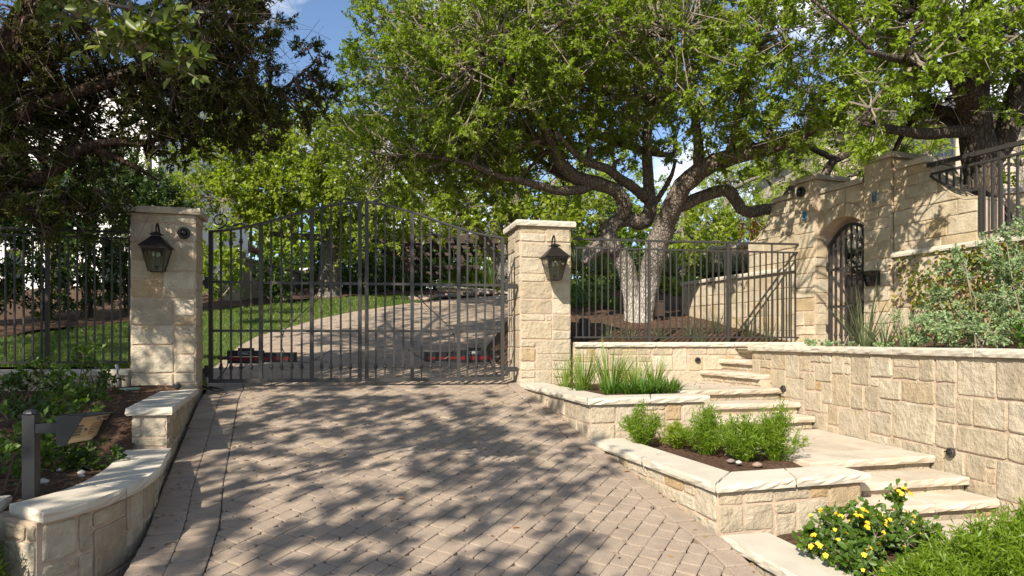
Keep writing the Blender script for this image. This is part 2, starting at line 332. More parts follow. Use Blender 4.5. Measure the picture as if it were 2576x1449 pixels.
# ------------------------------------------------------------------ masonry
def ashlar(Lu, H, cell=0.10, kinds=None):
    """random squared rubble: rectangles of different sizes packed on a jittered grid"""
    nx, ny = max(1, round(Lu / cell)), max(1, round(H / cell))
    ju = [i * Lu / nx + (R.uniform(-.22, .22) * cell if 0 < i < nx else 0) for i in range(nx + 1)]
    jv = [i * H / ny + (R.uniform(-.18, .18) * cell if 0 < i < ny else 0) for i in range(ny + 1)]
    occ = [[False] * nx for _ in range(ny)]
    kinds = kinds or [(3, 2), (3, 2), (2, 2), (4, 2), (2, 1), (3, 1), (3, 3), (4, 3), (2, 3), (1, 1), (1, 2), (5, 2)]
    res = []
    for y in range(ny):
        for x in range(nx):
            if occ[y][x]: continue
            c = kinds[:]; R.shuffle(c); c += [(2, 1), (1, 1)]
            for w, h in c:
                if x + w > nx or y + h > ny: continue
                if any(occ[y + b][x + a] for b in range(h) for a in range(w)): continue
                if x + w == nx - 1 and w > 1 and not occ[y][nx - 1]: continue
                for b in range(h):
                    for a in range(w): occ[y + b][x + a] = True
                res.append((ju[x], ju[x + w], jv[y], jv[y + h])); break
    return res
def courses(Lu, H, hs=(.16, .24), ls=(.25, .55)):
    res = []; v = 0.0
    while v < H - .02:
        h = min(R.uniform(*hs), H - v)
        if H - v - h < hs[0] * .6: h = H - v
        u = -R.uniform(0, ls[0])
        while u < Lu:
            l = R.uniform(*ls); a, b = max(0, u), min(Lu, u + l)
            if Lu - b < .10: b = Lu
            if b - a > .06: res.append((a, b, v, v + h))
            u = b if b > u else u + l
        v += h
    return res
def stone_mesh(name, surf, u0, u1, v0, v1, lo, hi, proud, m, gap=.009, rough=.007, parent=None, chamf=.016):
    u0 += gap; u1 -= gap
    ns = 2 if (lo is None and hi is None) else max(2, int((u1 - u0) / .05) + 2)
    us = np.linspace(u0, u1, ns); bot = []; top = []
    for u in us:
        b = v0 + gap if lo is None else max(v0 + gap, lo(u)); t_ = v1 - gap if hi is None else min(v1 - gap, hi(u))
        bot.append((u, b)); top.append((u, t_))
    if max(t_[1] - b_[1] for b_, t_ in zip(bot, top)) < .025: return None
    for i in range(ns):
        if top[i][1] < bot[i][1] + .004: top[i] = (top[i][0], bot[i][1] + .004)
    P = bot + top[::-1]
    if ns == 2:
        w, h = u1 - u0, v1 - v0; c = min(chamf, w * .25, h * .25); J = lambda s=.004: R.uniform(-s, s)
        a, b_, cc, d = bot[0], bot[1], top[1], top[0]
        k = [c * R.uniform(.3, 1.2) for _ in range(8)]
        P = [(a[0] + k[0], a[1] + J()), ((a[0] + b_[0]) / 2, a[1] + J(.006)), (b_[0] - k[1], b_[1] + J()), (b_[0] + J(), b_[1] + k[2]),
             (b_[0] + J(.006), (b_[1] + cc[1]) / 2), (cc[0] + J(), cc[1] - k[3]), (cc[0] - k[4], cc[1] + J()), ((cc[0] + d[0]) / 2, cc[1] + J(.006)), (d[0] + k[5], d[1] + J()),
             (d[0] + J(), d[1] - k[6]), (d[0] + J(.006), (a[1] + d[1]) / 2), (a[0] + J(), a[1] + k[7])]
    P = np.array(P); c = P.mean(0); n = len(P); V = []
    for (x, y) in P: V.append(surf(x, y, -.012))
    for (x, y) in P: V.append(surf(x, y, proud * R.uniform(.55, .8)))
    ins = min(.011, (u1 - u0) * .1)
    for (x, y) in P:
        q = np.array((x, y)); dq = c - q; q = q + dq / (np.linalg.norm(dq) + 1e-9) * ins; V.append(surf(q[0], q[1], proud + R.uniform(-.35, .35) * rough))
    for (x, y) in P:
        q = c + (np.array((x, y)) - c) * .45; V.append(surf(q[0], q[1], proud + R.uniform(-.25, .25) * rough))
    V.append(surf(c[0], c[1], proud + R.uniform(-.2, .2) * rough))
    F = []
    for r in range(3):
        F += [(r * n + i, r * n + (i + 1) % n, (r + 1) * n + (i + 1) % n, (r + 1) * n + i) for i in range(n)]
    F += [(3 * n + i, 3 * n + (i + 1) % n, 4 * n) for i in range(n)]
    return mk(name, V, F, m, parent)
def stone_wall(parent, surf, Lu, v_base, H, m=None, cell=.10, lo=None, hi=None, proud=(.005, .015), layout=None, name='stone', skip=None, rough=.007, gap=.009, kinds=None):
    for (a, b, c, d) in (layout or ashlar(Lu, H, cell, kinds)):
        c += v_base; d += v_base
        if skip and skip(a, b, c, d): continue
        stone_mesh(name, surf, a, b, c, d, lo, hi, R.uniform(*proud), m or M['stone'], parent=parent, rough=rough, gap=gap)
def flat_surf(o, ud, nd):
    o = np.asarray(o, float); ud = np.array((ud[0], ud[1], 0.)); nd = np.array((nd[0], nd[1], 0.))
    return lambda u, v, d: np.array((o[0], o[1], 0)) + ud * u + nd * d + np.array((0, 0, v))
def slab(name, outline, z0, z1, m, parent, pitch=.010, seg=.06, inset=.006):
    """a stone slab with a rock-pitched edge; outline counter-clockwise"""
    P = []; n = len(outline)
    for i in range(n):
        a, b = np.array(outline[i], float), np.array(outline[(i + 1) % n], float); k = max(1, int(np.linalg.norm(b - a) / seg))
        for j in range(k): P.append(a + (b - a) * j / k)
    P = np.array(P); n = len(P); T = nrows(np.roll(P, -1, 0) - np.roll(P, 1, 0)); Nn = np.stack([T[:, 1], -T[:, 0]], 1); h = z1 - z0; V = []
    for fz, base, amp in ((0, -.006, .5), (.35, .0, 1), (.72, .0, 1), (1, -inset, .28)):
        for i in range(n):
            q = P[i] + Nn[i] * (base + R.uniform(-1, 1) * pitch * amp * .7); V.append((q[0], q[1], z0 + h * fz + (R.uniform(-.1, .1) * h if 0 < fz < 1 else 0)))
    F = [tuple(range(n - 1, -1, -1)), tuple(range(3 * n, 4 * n))]
    for r in range(3): F += [(r * n + i, r * n + (i + 1) % n, (r + 1) * n + (i + 1) % n, (r + 1) * n + i) for i in range(n)]
    return mk(name, V, F, m, parent)
def coping_run(parent, outer, inner, z0, z1, joints, m=None, name='coping_stone'):
    """outer/inner: matching polylines; joints: indices where a slab ends"""
    idx = [0] + list(joints) + [len(outer) - 1]
    for a, b in zip(idx[:-1], idx[1:]):
        o = [np.array(p, float) for p in outer[a:b + 1]]; i = [np.array(p, float) for p in inner[a:b + 1]]
        e = .003
        o[0] = o[0] + nrm(o[1] - o[0]) * e; o[-1] = o[-1] - nrm(o[-1] - o[-2]) * e
        i[0] = i[0] + nrm(i[1] - i[0]) * e; i[-1] = i[-1] - nrm(i[-1] - i[-2]) * e
        poly = o + i[::-1]
        ar = sum(poly[k][0] * poly[(k + 1) % len(poly)][1] - poly[(k + 1) % len(poly)][0] * poly[k][1] for k in range(len(poly)))
        slab(name, poly if ar > 0 else poly[::-1], z0, z1, m or M['coping'], parent)
def lerp(a, b, t): return np.asarray(a, float) + (np.asarray(b, float) - np.asarray(a, float)) * t
def poly_line(a, b, n): return [lerp(a, b, i / n) for i in range(n + 1)]

# ------------------------------------------------------------------ ground sheets
DL = [(-1.75, 1.2), (-1.90, 2.6), (-2.07, 3.63), (-2.24, 4.19), (-2.52, 4.91), (-2.82, 5.76), (-3.45, 7.5), (-3.62, 8.1), (-4.06, 9.03), (-4.57, 11.4), (-4.71, 12.7), (-4.56, 13.8), (-4.4, 15.6), (-3.9, 17.6), (-2.86, 20.1), (-2.3, 21.5), (-.25, 24.1), (2.5, 26.5), (7, 28.5)]
DR = [(1.85, 1.6), (1.52, 3.1), (1.33, 4.2), (.73, 6.3), (.13, 8.7), (-.05, 9.5), (-.43, 11.2), (-.42, 12), (-.3, 13.4), (-.14, 15.6), (.4, 18.5), (1.6, 21), (3.5, 22.8), (7, 24.3)]
DRIVE = [tuple(p) for p in DR] + [tuple(p) for p in DL[::-1]]
def xdr(y):
    return float(np.interp(y, [p[1] for p in DR], [p[0] for p in DR]))
def xdl(y):
    return float(np.interp(y, [p[1] for p in DL], [p[0] for p in DL]))
def wob(x, y): return .03 * math.sin(3.1 * x + 1.7 * y) + .02 * math.sin(5.3 * y - 2.9 * x + 1)
def T_ground(x, y): return G(x, y) - .16 + .25 * smooth01((abs(x) - 14) / 30) * 4
def T_lawn(x, y):
    d = xdl(y) - x
    return G(x, y) - .004 + max(0, 1.27 - G(x, y)) * smooth01((d - .2) / .9) + .05 * smooth01((d - .1) / 1.2)
def T_bank(x, y):
    d = x - xdr(y)
    add = .48 + .05 * max(0, min(3, y - 9.2)) - .012 * max(0, y - 14)
    return G(x, y) - .01 + add * smooth01((d + .02) / .75) + wob(x, y) * .5
def T_bed(x, y):
    z = .70 + .104 * (y - 3.6) + wob(x * 1.3, y * 1.4) * .35
    return z - max(0, z - .725) * smooth01((x + 3.75) / .7) * smooth01((5.55 - y) / .3)

g = mk('ground', *(lambda xs, ys: ([(x, y, T_ground(x, y)) for y in ys for x in xs], [(j * len(xs) + i, j * len(xs) + i + 1, (j + 1) * len(xs) + i + 1, (j + 1) * len(xs) + i) for j in range(len(ys) - 1) for i in range(len(xs) - 1)]))(list(np.linspace(-120, 120, 61)), list(np.linspace(-60, 180, 61))), M['soil'], smooth=True)
tag(g, kind='structure')
drive = sheet('driveway', DRIVE, lambda x, y: G(x, y) - .022, .5, M['sand']); tag(drive, kind='structure')
lawn = sheet('lawn', [p for p in DL if p[1] > 8.05 and p[1] < 22] + [(-3.0, 22.7), (-4.7, 21.4), (-5.8, 19.5), (-6.6, 17.8), (-7.3, 16.1), (-7.8, 13.7), (-8.6, 11.4), (-9.4, 7.4), (-6, 7.36), (-4.2, 7.72), (-3.8, 8.06)], T_lawn, .35, M['lawn']); tag(lawn, kind='structure')
mb = sheet('mulch_bed', [(-8.6, 11.4), (-7.8, 13.7), (-7.3, 16.1), (-6.6, 17.8), (-5.8, 19.5), (-4.7, 21.4), (-3, 22.7), (-2.3, 21.5), (-.25, 24.1), (2, 26.2), (2, 34), (-14, 34), (-16, 8), (-9.4, 7.4)], lambda x, y: T_lawn(x, y) + .03 + wob(x, y), .5, M['mulch']); tag(mb, kind='structure')
bank_poly = [(.95, 9.13), (.12, 8.98)] + [p for p in DR if 9.4 < p[1]] + [(7, 19), (4.2, 14), (3.05, 12.25), (4.1, 9.75), (4.0, 9.62)]
bank = sheet('planting_bank', bank_poly, T_bank, .22, M['mulch']); tag(bank, kind='structure')
fb = sheet('front_bed', [(-2.50, 3.62), (-2.50, 3.9), (-2.55, 4.17), (-2.66, 4.52), (-2.80, 4.9), (-2.97, 5.38), (-3.3, 6.4), (-3.62, 7.5), (-4.2, 7.46), (-9.5, 6.3), (-9.5, 2.75), (-4.6, 2.9), (-2.7, 3.6)], T_bed, .2, M['mulch']); tag(fb, kind='structure')
sb = mk('verge', [(-9.5, 2.7, .40), (-4.7, 2.95, .40), (-2.62, 3.5, .36), (-2.3, 3.33, .22), (-2.0, 2.9, .14), (-1.85, .5, -.16), (-9.5, .3, -.1)], [(6, 5, 4, 3, 2, 1, 0)], M['soil']); tag(sb, kind='structure')
hr = sheet('hillside', [(5.35, 6.95), (6.75, 9.55), (8.2, 12), (5.6, 13.6), (4.4, 11.5), (3.05, 12.35), (4.3, 14.1), (7.2, 19.5), (9, 34), (40, 34), (40, 2), (7.2, 1.6)], lambda x, y: 2.68 + .055 * max(0, x - 5) + .04 * max(0, y - 9) + wob(x, y), .6, M['mulch']); tag(hr, kind='structure')

# ------------------------------------------------------------------ pavers
def clip_half(P, a, n):
    O = []
    for i in range(len(P)):
        p, q = P[i], P[(i + 1) % len(P)]; dp, dq = np.dot(p - a, n), np.dot(q - a, n)
        if dp >= 0: O.append(p)
        if dp * dq < 0: O.append(p + (q - p) * dp / (dp - dq))
    return O
def inset_poly(P, d):
    P = np.array(P); c = P.mean(0); return [p + (c - p) / (np.linalg.norm(c - p) + 1e-9) * d for p in P]
def paver_geo(P, z=0.0):
    """P: convex outline in plan; corners knocked off, arris rounded"""
    P = [np.asarray(p, float) for p in P]; Q = []
    n = len(P)
    for i in range(n):
        a, p, b = P[i - 1], P[i], P[(i + 1) % n]; la, lb = np.linalg.norm(a - p), np.linalg.norm(b - p)
        k = R.choice((.004, .006, .008, .012, .024)); Q.append(p + (a - p) / (la + 1e-9) * min(k, la * .3)); Q.append(p + (b - p) / (lb + 1e-9) * min(k, lb * .3))
    n = len(Q); I1 = inset_poly(Q, .001); I2 = inset_poly(Q, .011)
    tx, ty, dz = R.uniform(-.012, .012), R.uniform(-.012, .012), R.uniform(-.002, .003) + z; c = np.mean(Q, 0)
    Z = lambda q, h: G(q[0], q[1]) + h + dz + tx * (q[0] - c[0]) + ty * (q[1] - c[1])
    V = [(q[0], q[1], Z(q, -.03)) for q in Q] + [(q[0], q[1], Z(q, -.0035)) for q in I1] + [(q[0], q[1], Z(q, 0)) for q in I2]
    F = [(r * n + i, r * n + (i + 1) % n, (r + 1) * n + (i + 1) % n, (r + 1) * n + i) for r in range(2) for i in range(n)] + [tuple(range(2 * n, 3 * n))]
    return V, F
e1 = np.array((.454, .891)); e2 = np.array((.891, -.454))
PAV = []
def offset_line(pts, d):
    P = np.array(pts, float); T = nrows(np.gradient(P, axis=0)); return P + np.stack([T[:, 1], -T[:, 0]], 1) * d
DLa, DRa = np.array(DL), np.array(DR)
DLi = offset_line(DL, .411); DRi = offset_line(DR, -.170)   # inner edge of the border rows
def border(pts, off, w, ln):
    A, B = offset_line(pts, off), offset_line(pts, off + w)
    s = np.concatenate([[0], np.cumsum(np.linalg.norm(np.diff(A, axis=0), axis=1))]); u = 0.0
    f = lambda C, t: np.array((np.interp(t, s, C[:, 0]), np.interp(t, s, C[:, 1])))
    while u < s[-1] - .05:
        l = ln * R.uniform(.9, 1.12); P = [f(A, u + .004), f(A, u + l - .004), f(B, u + l - .004), f(B, u + .004)]
        c = np.mean(P, 0)
        if 1.2 < c[1] < 20: PAV.append((c, P))
        u += l
border(DL, .006, .20, .145); border(DL, .2085, .20, .15)
border(DR, -.008 - .16, .16, .21)
cw = .118
for i in range(-60, 250):
    v = i * cw * 1.0; u = -30 + R.uniform(0, .2)
    # the course runs along e1, offset v along e2
    while u < 34:
        l = R.choice((.118, .155, .155, .19)); c0 = e1 * (u + l / 2) + e2 * (v + cw / 2 - 8)
        u += l
        if not (1.3 < c0[1] < 23.5): continue
        y = c0[1]; xl = float(np.interp(y, DLi[:, 1], DLi[:, 0])); xr = float(np.interp(y, DRi[:, 1], DRi[:, 0]))
        if y > 20: xr = float(np.interp(y, DRa[:, 1], DRa[:, 0]))
        if not (xl - .2 < c0[0] < xr + .2): continue
        g_ = .0016
        P = [c0 - e1 * (l / 2 - g_) + e2 * (-cw / 2 + g_), c0 + e1 * (l / 2 - g_) + e2 * (-cw / 2 + g_), c0 + e1 * (l / 2 - g_) + e2 * (cw / 2 - g_), c0 - e1 * (l / 2 - g_) + e2 * (cw / 2 - g_)]
        P = P[::-1]
        for line, sg in ((DLi, 1), (DRi, -1)):
            k = int(np.clip(np.searchsorted(line[:, 1], y) - 1, 0, len(line) - 2)); a, b_ = line[k], line[k + 1]; t_ = nrm(b_ - a); nn = np.array((t_[1], -t_[0])) * sg
            P = clip_half(P, a + nn * .004, nn)
            if len(P) < 3: break
        if len(P) < 3: continue
        ar = abs(sum(P[k][0] * P[(k + 1) % len(P)][1] - P[(k + 1) % len(P)][0] * P[k][1] for k in range(len(P)))) / 2
        if ar < .0022: continue
        PAV.append((np.mean(P, 0), P))
def in_frame(c):
    x, y = c; 
    if y < .5: return False
    px, py = CX + F_PX * x / y, HY + (1.6 - G(x, y)) * F_PX / y
    return -10 < px < 2586 and py < 1460
PAV.sort(key=lambda a: (not in_frame(a[0]), a[0][1]))
far = MB()
for k, (c, P) in enumerate(PAV):
    ar = sum(P[j][0] * P[(j + 1) % len(P)][1] - P[(j + 1) % len(P)][0] * P[j][1] for j in range(len(P)))
    if ar < 0: P = P[::-1]
    V, F = paver_geo(P)
    if k < 300: mk('paver', V, F, M['paver'], drive)
    else: far.add(V, F)
tag(far.make('paver_field', M['paver'], drive), kind='stuff')

# ------------------------------------------------------------------ gate pillars
def pillar(name, corner, th, w, dep, z0, z1, left, label):
    """corner: front corner on the driveway side; left: +1 the pillar extends to the right of it, -1 to the left"""
    f = np.array((math.cos(rad(th)), math.sin(rad(th)))); d = np.array((-f[1], f[0])); c = np.array(corner, float)
    p = thing(name, (*(c + f * left * w / 2 + d * dep / 2), z0), label, 'pillar', 'stone pillars beside the driveway gate')
    i = .014
    q = [c + f * left * i + d * i, c + f * left * (w - i) + d * i, c + f * left * (w - i) + d * (dep - i), c + f * left * i + d * (dep - i)]
    if left < 0: q = q[::-1]
    MB().prism(q, z0 - .2, z1).make('mortar_core', M['mortar'], p)
    fl = c + f * left * i + d * i; base = fl if left > 0 else fl - f * (w - 2 * i)
    ki = [(3, 2), (4, 2), (3, 2), (2, 2), (3, 1), (4, 2), (2, 1), (4, 3), (5, 2)]
    stone_wall(p, flat_surf(base, f, -d), w - 2 * i, z0 - .02, z1 - z0 + .02, cell=.105, kinds=ki)
    nn = -f * left
    sd = fl if left < 0 else fl + d * (dep - 2 * i); ud = d if left < 0 else -d
    stone_wall(p, flat_surf(sd, ud, nn), dep - 2 * i, z0 - .02, z1 - z0 + .02, cell=.105, kinds=ki)
    sd2 = (fl + f * left * (w - 2 * i)); sd2 = sd2 if left > 0 else sd2 + d * (dep - 2 * i); ud2 = d if left > 0 else -d
    stone_wall(p, flat_surf(sd2, ud2, -nn), dep - 2 * i, z0 - .02, z1 - z0 + .02, cell=.105, kinds=[(4, 2), (3, 2), (4, 3)])
    o = .045
    q = [c - f * left * o - d * o, c + f * left * (w + o) - d * o, c + f * left * (w + o) + d * (dep + o), c - f * left * o + d * (dep + o)]
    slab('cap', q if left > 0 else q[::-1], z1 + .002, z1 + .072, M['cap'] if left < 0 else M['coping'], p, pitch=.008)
    return p, f, d
PR, fR, dR = pillar('gate_pillar', (.091, 8.68), 13, .70, .70, .93, 3.068, 1, 'sunlit pale stone pillar at the right end of the gate')
PL, fL, dL = pillar('gate_pillar', (-3.52, 7.62), 15, .68, .45, .86, 3.005, -1, 'shaded stone pillar left of the gate, above the low coping')

# ------------------------------------------------------------------ planter walls along the driveway, right side
def two_face_planter(name, A0, A1, A2, ztop, zb, label, wid=.32, back=None):
    A0, A1, A2 = [np.array(p, float) for p in (A0, A1, A2)]
    p = thing(name, (*A1, G(*A1)), label, 'planter wall', 'stone planter walls stepping down beside the driveway')
    u, w = nrm(A1 - A0), nrm(A2 - A1); nu = np.array((u[1], -u[0])); nw = np.array((w[1], -w[0]))   # outward for this turning order
    nu = nu if np.dot(nu, (-1, 0)) > 0 else -nu; nw = nw if np.dot(nw, (0, -1)) > 0 else -nw
    zt = ztop - .062; ins = .045
    def inter(a, da, b, db):
        m_ = np.array([[da[0], -db[0]], [da[1], -db[1]]]); s = np.linalg.solve(m_, b - a); return a + da * s[0]
    C1 = inter(A0 - nu * ins, u, A1 - nw * ins, w); C0 = A0 - nu * ins; C2 = A2 - nw * ins - w * ins
    I1 = inter(A0 - nu * wid, u, A1 - nw * wid, w); I0 = A0 - nu * wid; I2 = A2 - nw * wid
    wu = wid - .02
    K1 = inter(A0 - nu * wu, u, A1 - nw * wu, w); K0 = A0 - nu * wu; K2 = A2 - nw * wu - w * ins
    MB().prism([C0, C1, K1, K0], zb, zt).prism([C1, C2, K2, K1], zb + .001, zt - .001).make('mortar_core', M['mortar'], p)
    kinds = [(3, 2), (4, 2), (2, 2), (4, 3), (3, 2), (2, 1), (3, 1), (5, 3), (3, 3), (2, 2), (5, 2)]
    stone_wall(p, flat_surf(C0, u, nu), np.linalg.norm(C1 - C0), zb, zt - zb - .004, cell=.088, kinds=kinds)
    stone_wall(p, flat_surf(C1, w, nw), np.linalg.norm(C2 - C1), zb, zt - zb - .004, cell=.088, kinds=kinds)
    if back is not None:
        e = C2 + nrm(np.array(back) - C2) * np.linalg.norm(np.array(back) - C2); bd = nrm(e - C2)
        MB().prism([C2, e, e - w * .22, C2 - w * .22] if True else [], zb + .002, zt + .03).make('return_wall', M['mortar'], p)
        stone_wall(p, flat_surf(C2, bd, w), np.linalg.norm(e - C2), zb, zt - zb, cell=.1, kinds=kinds)
    n1 = max(1, round(np.linalg.norm(A1 - A0) / 1.15)); n2 = max(1, round(np.linalg.norm(A2 - A1) / .62))
    coping_run(p, poly_line(A0, lerp(A0, A1, 1), n1)[:], [lerp(I0, I1, k / n1) for k in range(n1 + 1)], ztop - .06, ztop, range(1, n1))
    coping_run(p, poly_line(A1, A2, n2), [lerp(I1, I2, k / n2) for k in range(n2 + 1)], ztop - .06, ztop, range(1, n2))
    return p, I0, I1, I2
P1, a0, a1, a2 = two_face_planter('planter_wall', (.10, 8.66), (.69, 6.28), (1.93, 6.64), 1.07, .42, 'uppermost planter wall, holding tall grass by the pillar', back=(1.68, 7.5))
P2, b0, b1, b2 = two_face_planter('planter_wall', (.72, 6.26), (1.284, 4.30), (2.445, 4.654), .70, .10, 'middle planter wall, holding a row of feathery green shrubs', back=(2.25, 5.4))
P3, c0, c1, c2 = two_face_planter('planter_wall', (1.31, 4.26), (1.72, 2.3), (2.9, 2.6), .39, -.3, 'lowest planter wall, beside the yellow flowers')
soil1 = sheet('planter_soil', [(.78, 8.93), tuple(a0 + (.0, .02)), tuple(a1), (1.55, 7.05), (2.1, 9.05)], lambda x, y: 1.045 + wob(3 * x, 3 * y) * .4, .12, M['mulch']); tag(soil1, kind='structure')
soil2 = sheet('planter_soil', [(1.02, 6.30), tuple(b1), tuple(lerp(b1, b2, .75)), (1.95, 6.3), (1.9, 6.66)], lambda x, y: .672 + wob(3 * x, 3 * y) * .5, .12, M['mulch']); tag(soil2, kind='structure')
soil3 = sheet('planter_soil', [(1.62, 4.33), tuple(c1), tuple(c2), (2.75, 3.6), (2.42, 4.62)], lambda x, y: .362 + wob(3 * x, 3 * y) * .5, .12, M['mulch']); tag(soil3, kind='structure')

# ------------------------------------------------------------------ long retaining wall and back wall
A = np.array((2.907, 8.376)); B_ = np.array((3.80, 1.5)); ur = nrm(B_ - A); nr_ = np.array((ur[1], -ur[0])); nr_ = nr_ if nr_[0] < 0 else -nr_
RW = thing('retaining_wall', (*A, 1.0), 'long sunlit stone retaining wall rising beside the steps', 'wall')
Lr = np.linalg.norm(B_ - A); q0 = A - nr_ * .045
MB().prism([q0, q0 + ur * Lr, q0 + ur * Lr - nr_ * .27, q0 - nr_ * .27], -.3, 1.483).make('mortar_core', M['mortar'], RW)
stone_wall(RW, flat_surf(q0, ur, nr_), Lr, .18, 1.483 - .184, cell=.098, kinds=[(3, 2), (4, 2), (2, 2), (4, 3), (3, 2), (2, 1), (3, 1), (5, 3), (3, 3), (2, 2), (5, 2)])
stone_wall(RW, flat_surf(q0 - nr_ * .25, nr_, -ur), .25, .9, .58, cell=.11)
npc = 8
coping_run(RW, poly_line(A - ur * .04, B_, npc), [p - nr_ * .34 for p in poly_line(A - ur * .04, B_, npc)], 1.485, 1.545, range(1, npc))
bd = np.array((.987, .158)); bn = np.array((.158, -.987)); bo = np.array((.80, 8.88))
BW = thing('garden_wall', (*bo, 1.05), 'low stone wall carrying the iron fence behind the grass planter', 'wall')
Lb = 3.33
MB().prism([bo, bo + bd * Lb, bo + bd * Lb - bn * .26, bo - bn * .26], .8, 1.523).make('mortar_core', M['mortar'], BW)
stone_wall(BW, flat_surf(bo, bd, bn), Lb, .99, 1.523 - .994, cell=.098, kinds=[(3, 2), (4, 2), (2, 2), (3, 2), (2, 1), (3, 1), (2, 3), (1, 2)])
pa = bo - bd * .0 + bn * .045
coping_run(BW, poly_line(pa, pa + bd * Lb, 3), [p - bn * .36 for p in poly_line(pa, pa + bd * Lb, 3)], 1.525, 1.585, range(1, 3))

# ------------------------------------------------------------------ paving and steps, right side
def wall_pt(y): return q0 + ur * ((y - q0[1]) / ur[1]) + nr_ * .012
def landing(polys, z, label):
    o = None
    for k, P in enumerate(polys):
        s = slab('flagstone', P, z - .05, z, M['tread'], LAND, pitch=.003, seg=.12, inset=.003)
LAND = mk('landing', [(1.75, 7.6, 1.0), (3.05, 7.95, 1.0), (3.2, 9.1, 1.0), (1.6, 9.1, 1.0), (1.9, 5.5, .63), (3.32, 5.9, .63), (3.2, 7.0, .63), (1.75, 6.8, .63), (1.6, 2, .3), (3.9, 2, .3), (3.6, 5.0, .3), (1.6, 5.0, .3)], [(0, 1, 2, 3), (4, 5, 6, 7), (8, 9, 10, 11)], M['mortar']); tag(LAND, kind='structure')
def quad_split(P00, P10, P11, P01, nu, nv, z):
    P00, P10, P11, P01 = [np.array(p, float) for p in (P00, P10, P11, P01)]
    f = lambda a, b: lerp(lerp(P00, P10, a), lerp(P01, P11, a), b)
    for j in range(nv):
        cuts = sorted([0, 1] + [(k + R.uniform(-.15, .15)) / nu for k in range(1, nu)])
        for a, b in zip(cuts[:-1], cuts[1:]):
            Q = [f(a, j / nv), f(b, j / nv), f(b, (j + 1) / nv), f(a, (j + 1) / nv)]; c = np.mean(Q, 0)
            Q = [q + (c - q) / np.linalg.norm(q - c) * .004 for q in Q]
            slab('flagstone', Q, z - .05, z, M['tread'], LAND, pitch=.002, seg=.15, inset=.003)
w1 = nrm((.968, .25)); 
n1l, n1r = np.array((1.72, 7.27)), wall_pt(7.66)
n2l, n2r = np.array((1.76, 6.95)), wall_pt(7.29)
n3l, n3r = np.array((1.80, 6.66)), wall_pt(7.01)
quad_split(n1l + (-.092, .354), wall_pt(8.02), np.array((3.35, 9.28)), np.array((2.0, 9.05)), 3, 3, 1.07)
quad_split((2.128, 5.436), wall_pt(5.73), wall_pt(6.98), (1.84, 6.72), 3, 2, .70)
quad_split((2.42, 1.9), wall_pt(2.1), wall_pt(4.75), (2.50, 4.5), 3, 4, .39)
def flight(name, rows, zs, label, tread_d=.36):
    s = thing(name, (*lerp(rows[0][0], rows[0][1], .5), zs[-1] - .12), label, 'steps')
    for k, ((l, r), z) in enumerate(zip(rows, zs)):
        l, r = np.array(l, float), np.array(r, float); d = nrm(r - l); b = np.array((-d[1], d[0])); Ln = np.linalg.norm(r - l); n = 2 if Ln > .9 else 1
        for j in range(n):
            a0_, a1_ = l + d * (Ln * j / n + .002), l + d * (Ln * (j + 1) / n - .002)
            slab('tread', [a0_, a1_, a1_ + b * tread_d, a0_ + b * tread_d], z - .055, z + .001 * k, M['tread'], s, pitch=.009)
        o = l + b * .035
        MB().prism([o + b * .02, o + b * .02 + d * Ln, o + b * .3 + d * Ln, o + b * .3], z - .3, z - .058).make('riser_core', M['mortar'], s)
        stone_wall(s, flat_surf(o + b * .02, d, -b), Ln, z - .135, .078, layout=courses(Ln, .078, (.078, .078), (.22, .45)), name='riser_stone', proud=(.006, .012), rough=.003, gap=.004)
    return s
flight('stone_steps', [(n1l, n1r), (n2l, n2r), (n3l, n3r)], [1.07, .947, .823], 'upper flight of three stone steps beside the middle planter')
m1l, m1r = np.array((2.22, 5.08)), wall_pt(5.37)
m2l, m2r = np.array((2.28, 4.76)), wall_pt(5.03)
m3l, m3r = np.array((2.33, 4.48)), wall_pt(4.77)
flight('stone_steps', [(m1l, m1r), (m2l, m2r), (m3l, m3r)], [.70, .597, .493], 'lower flight of three stone steps next to the yellow flowers')
t1 = np.array((2.51, 9.15)); uu = nrm((.25, -.968))
flight('stone_steps', [(t1, t1 + uu * 1.3)[::1], (t1 + bd * .27, t1 + bd * .27 + uu * 1.3), (t1 + bd * .54, t1 + bd * .54 + uu * 1.3)], [1.21, 1.358, 1.50], 'two narrow steps turning behind the end of the long wall', .30)
path = mk('path', [(3.0, 9.3, 1.497), (3.14, 8.1, 1.497), (3.9, 7.6, 1.50), (4.6, 8.0, 1.50), (4.9, 9.0, 1.5), (4.2, 9.6, 1.5)], [(0, 1, 2, 3, 4, 5)], M['tread']); tag(path, kind='structure')
strip = sheet('planting_strip', [(3.15, 8.3), (3.25, 7.4), (3.62, 4.6), (4.0, 1.5), (7, 1.0), (5.3, 6.0), (4.62, 7.96), (4.2, 8.4)], lambda x, y: 1.515 + .02 * wob(4 * x, 4 * y) * 8 + .1 * smooth01((x - 3.6) / 1.2), .18, M['mulch']); tag(strip, kind='structure')

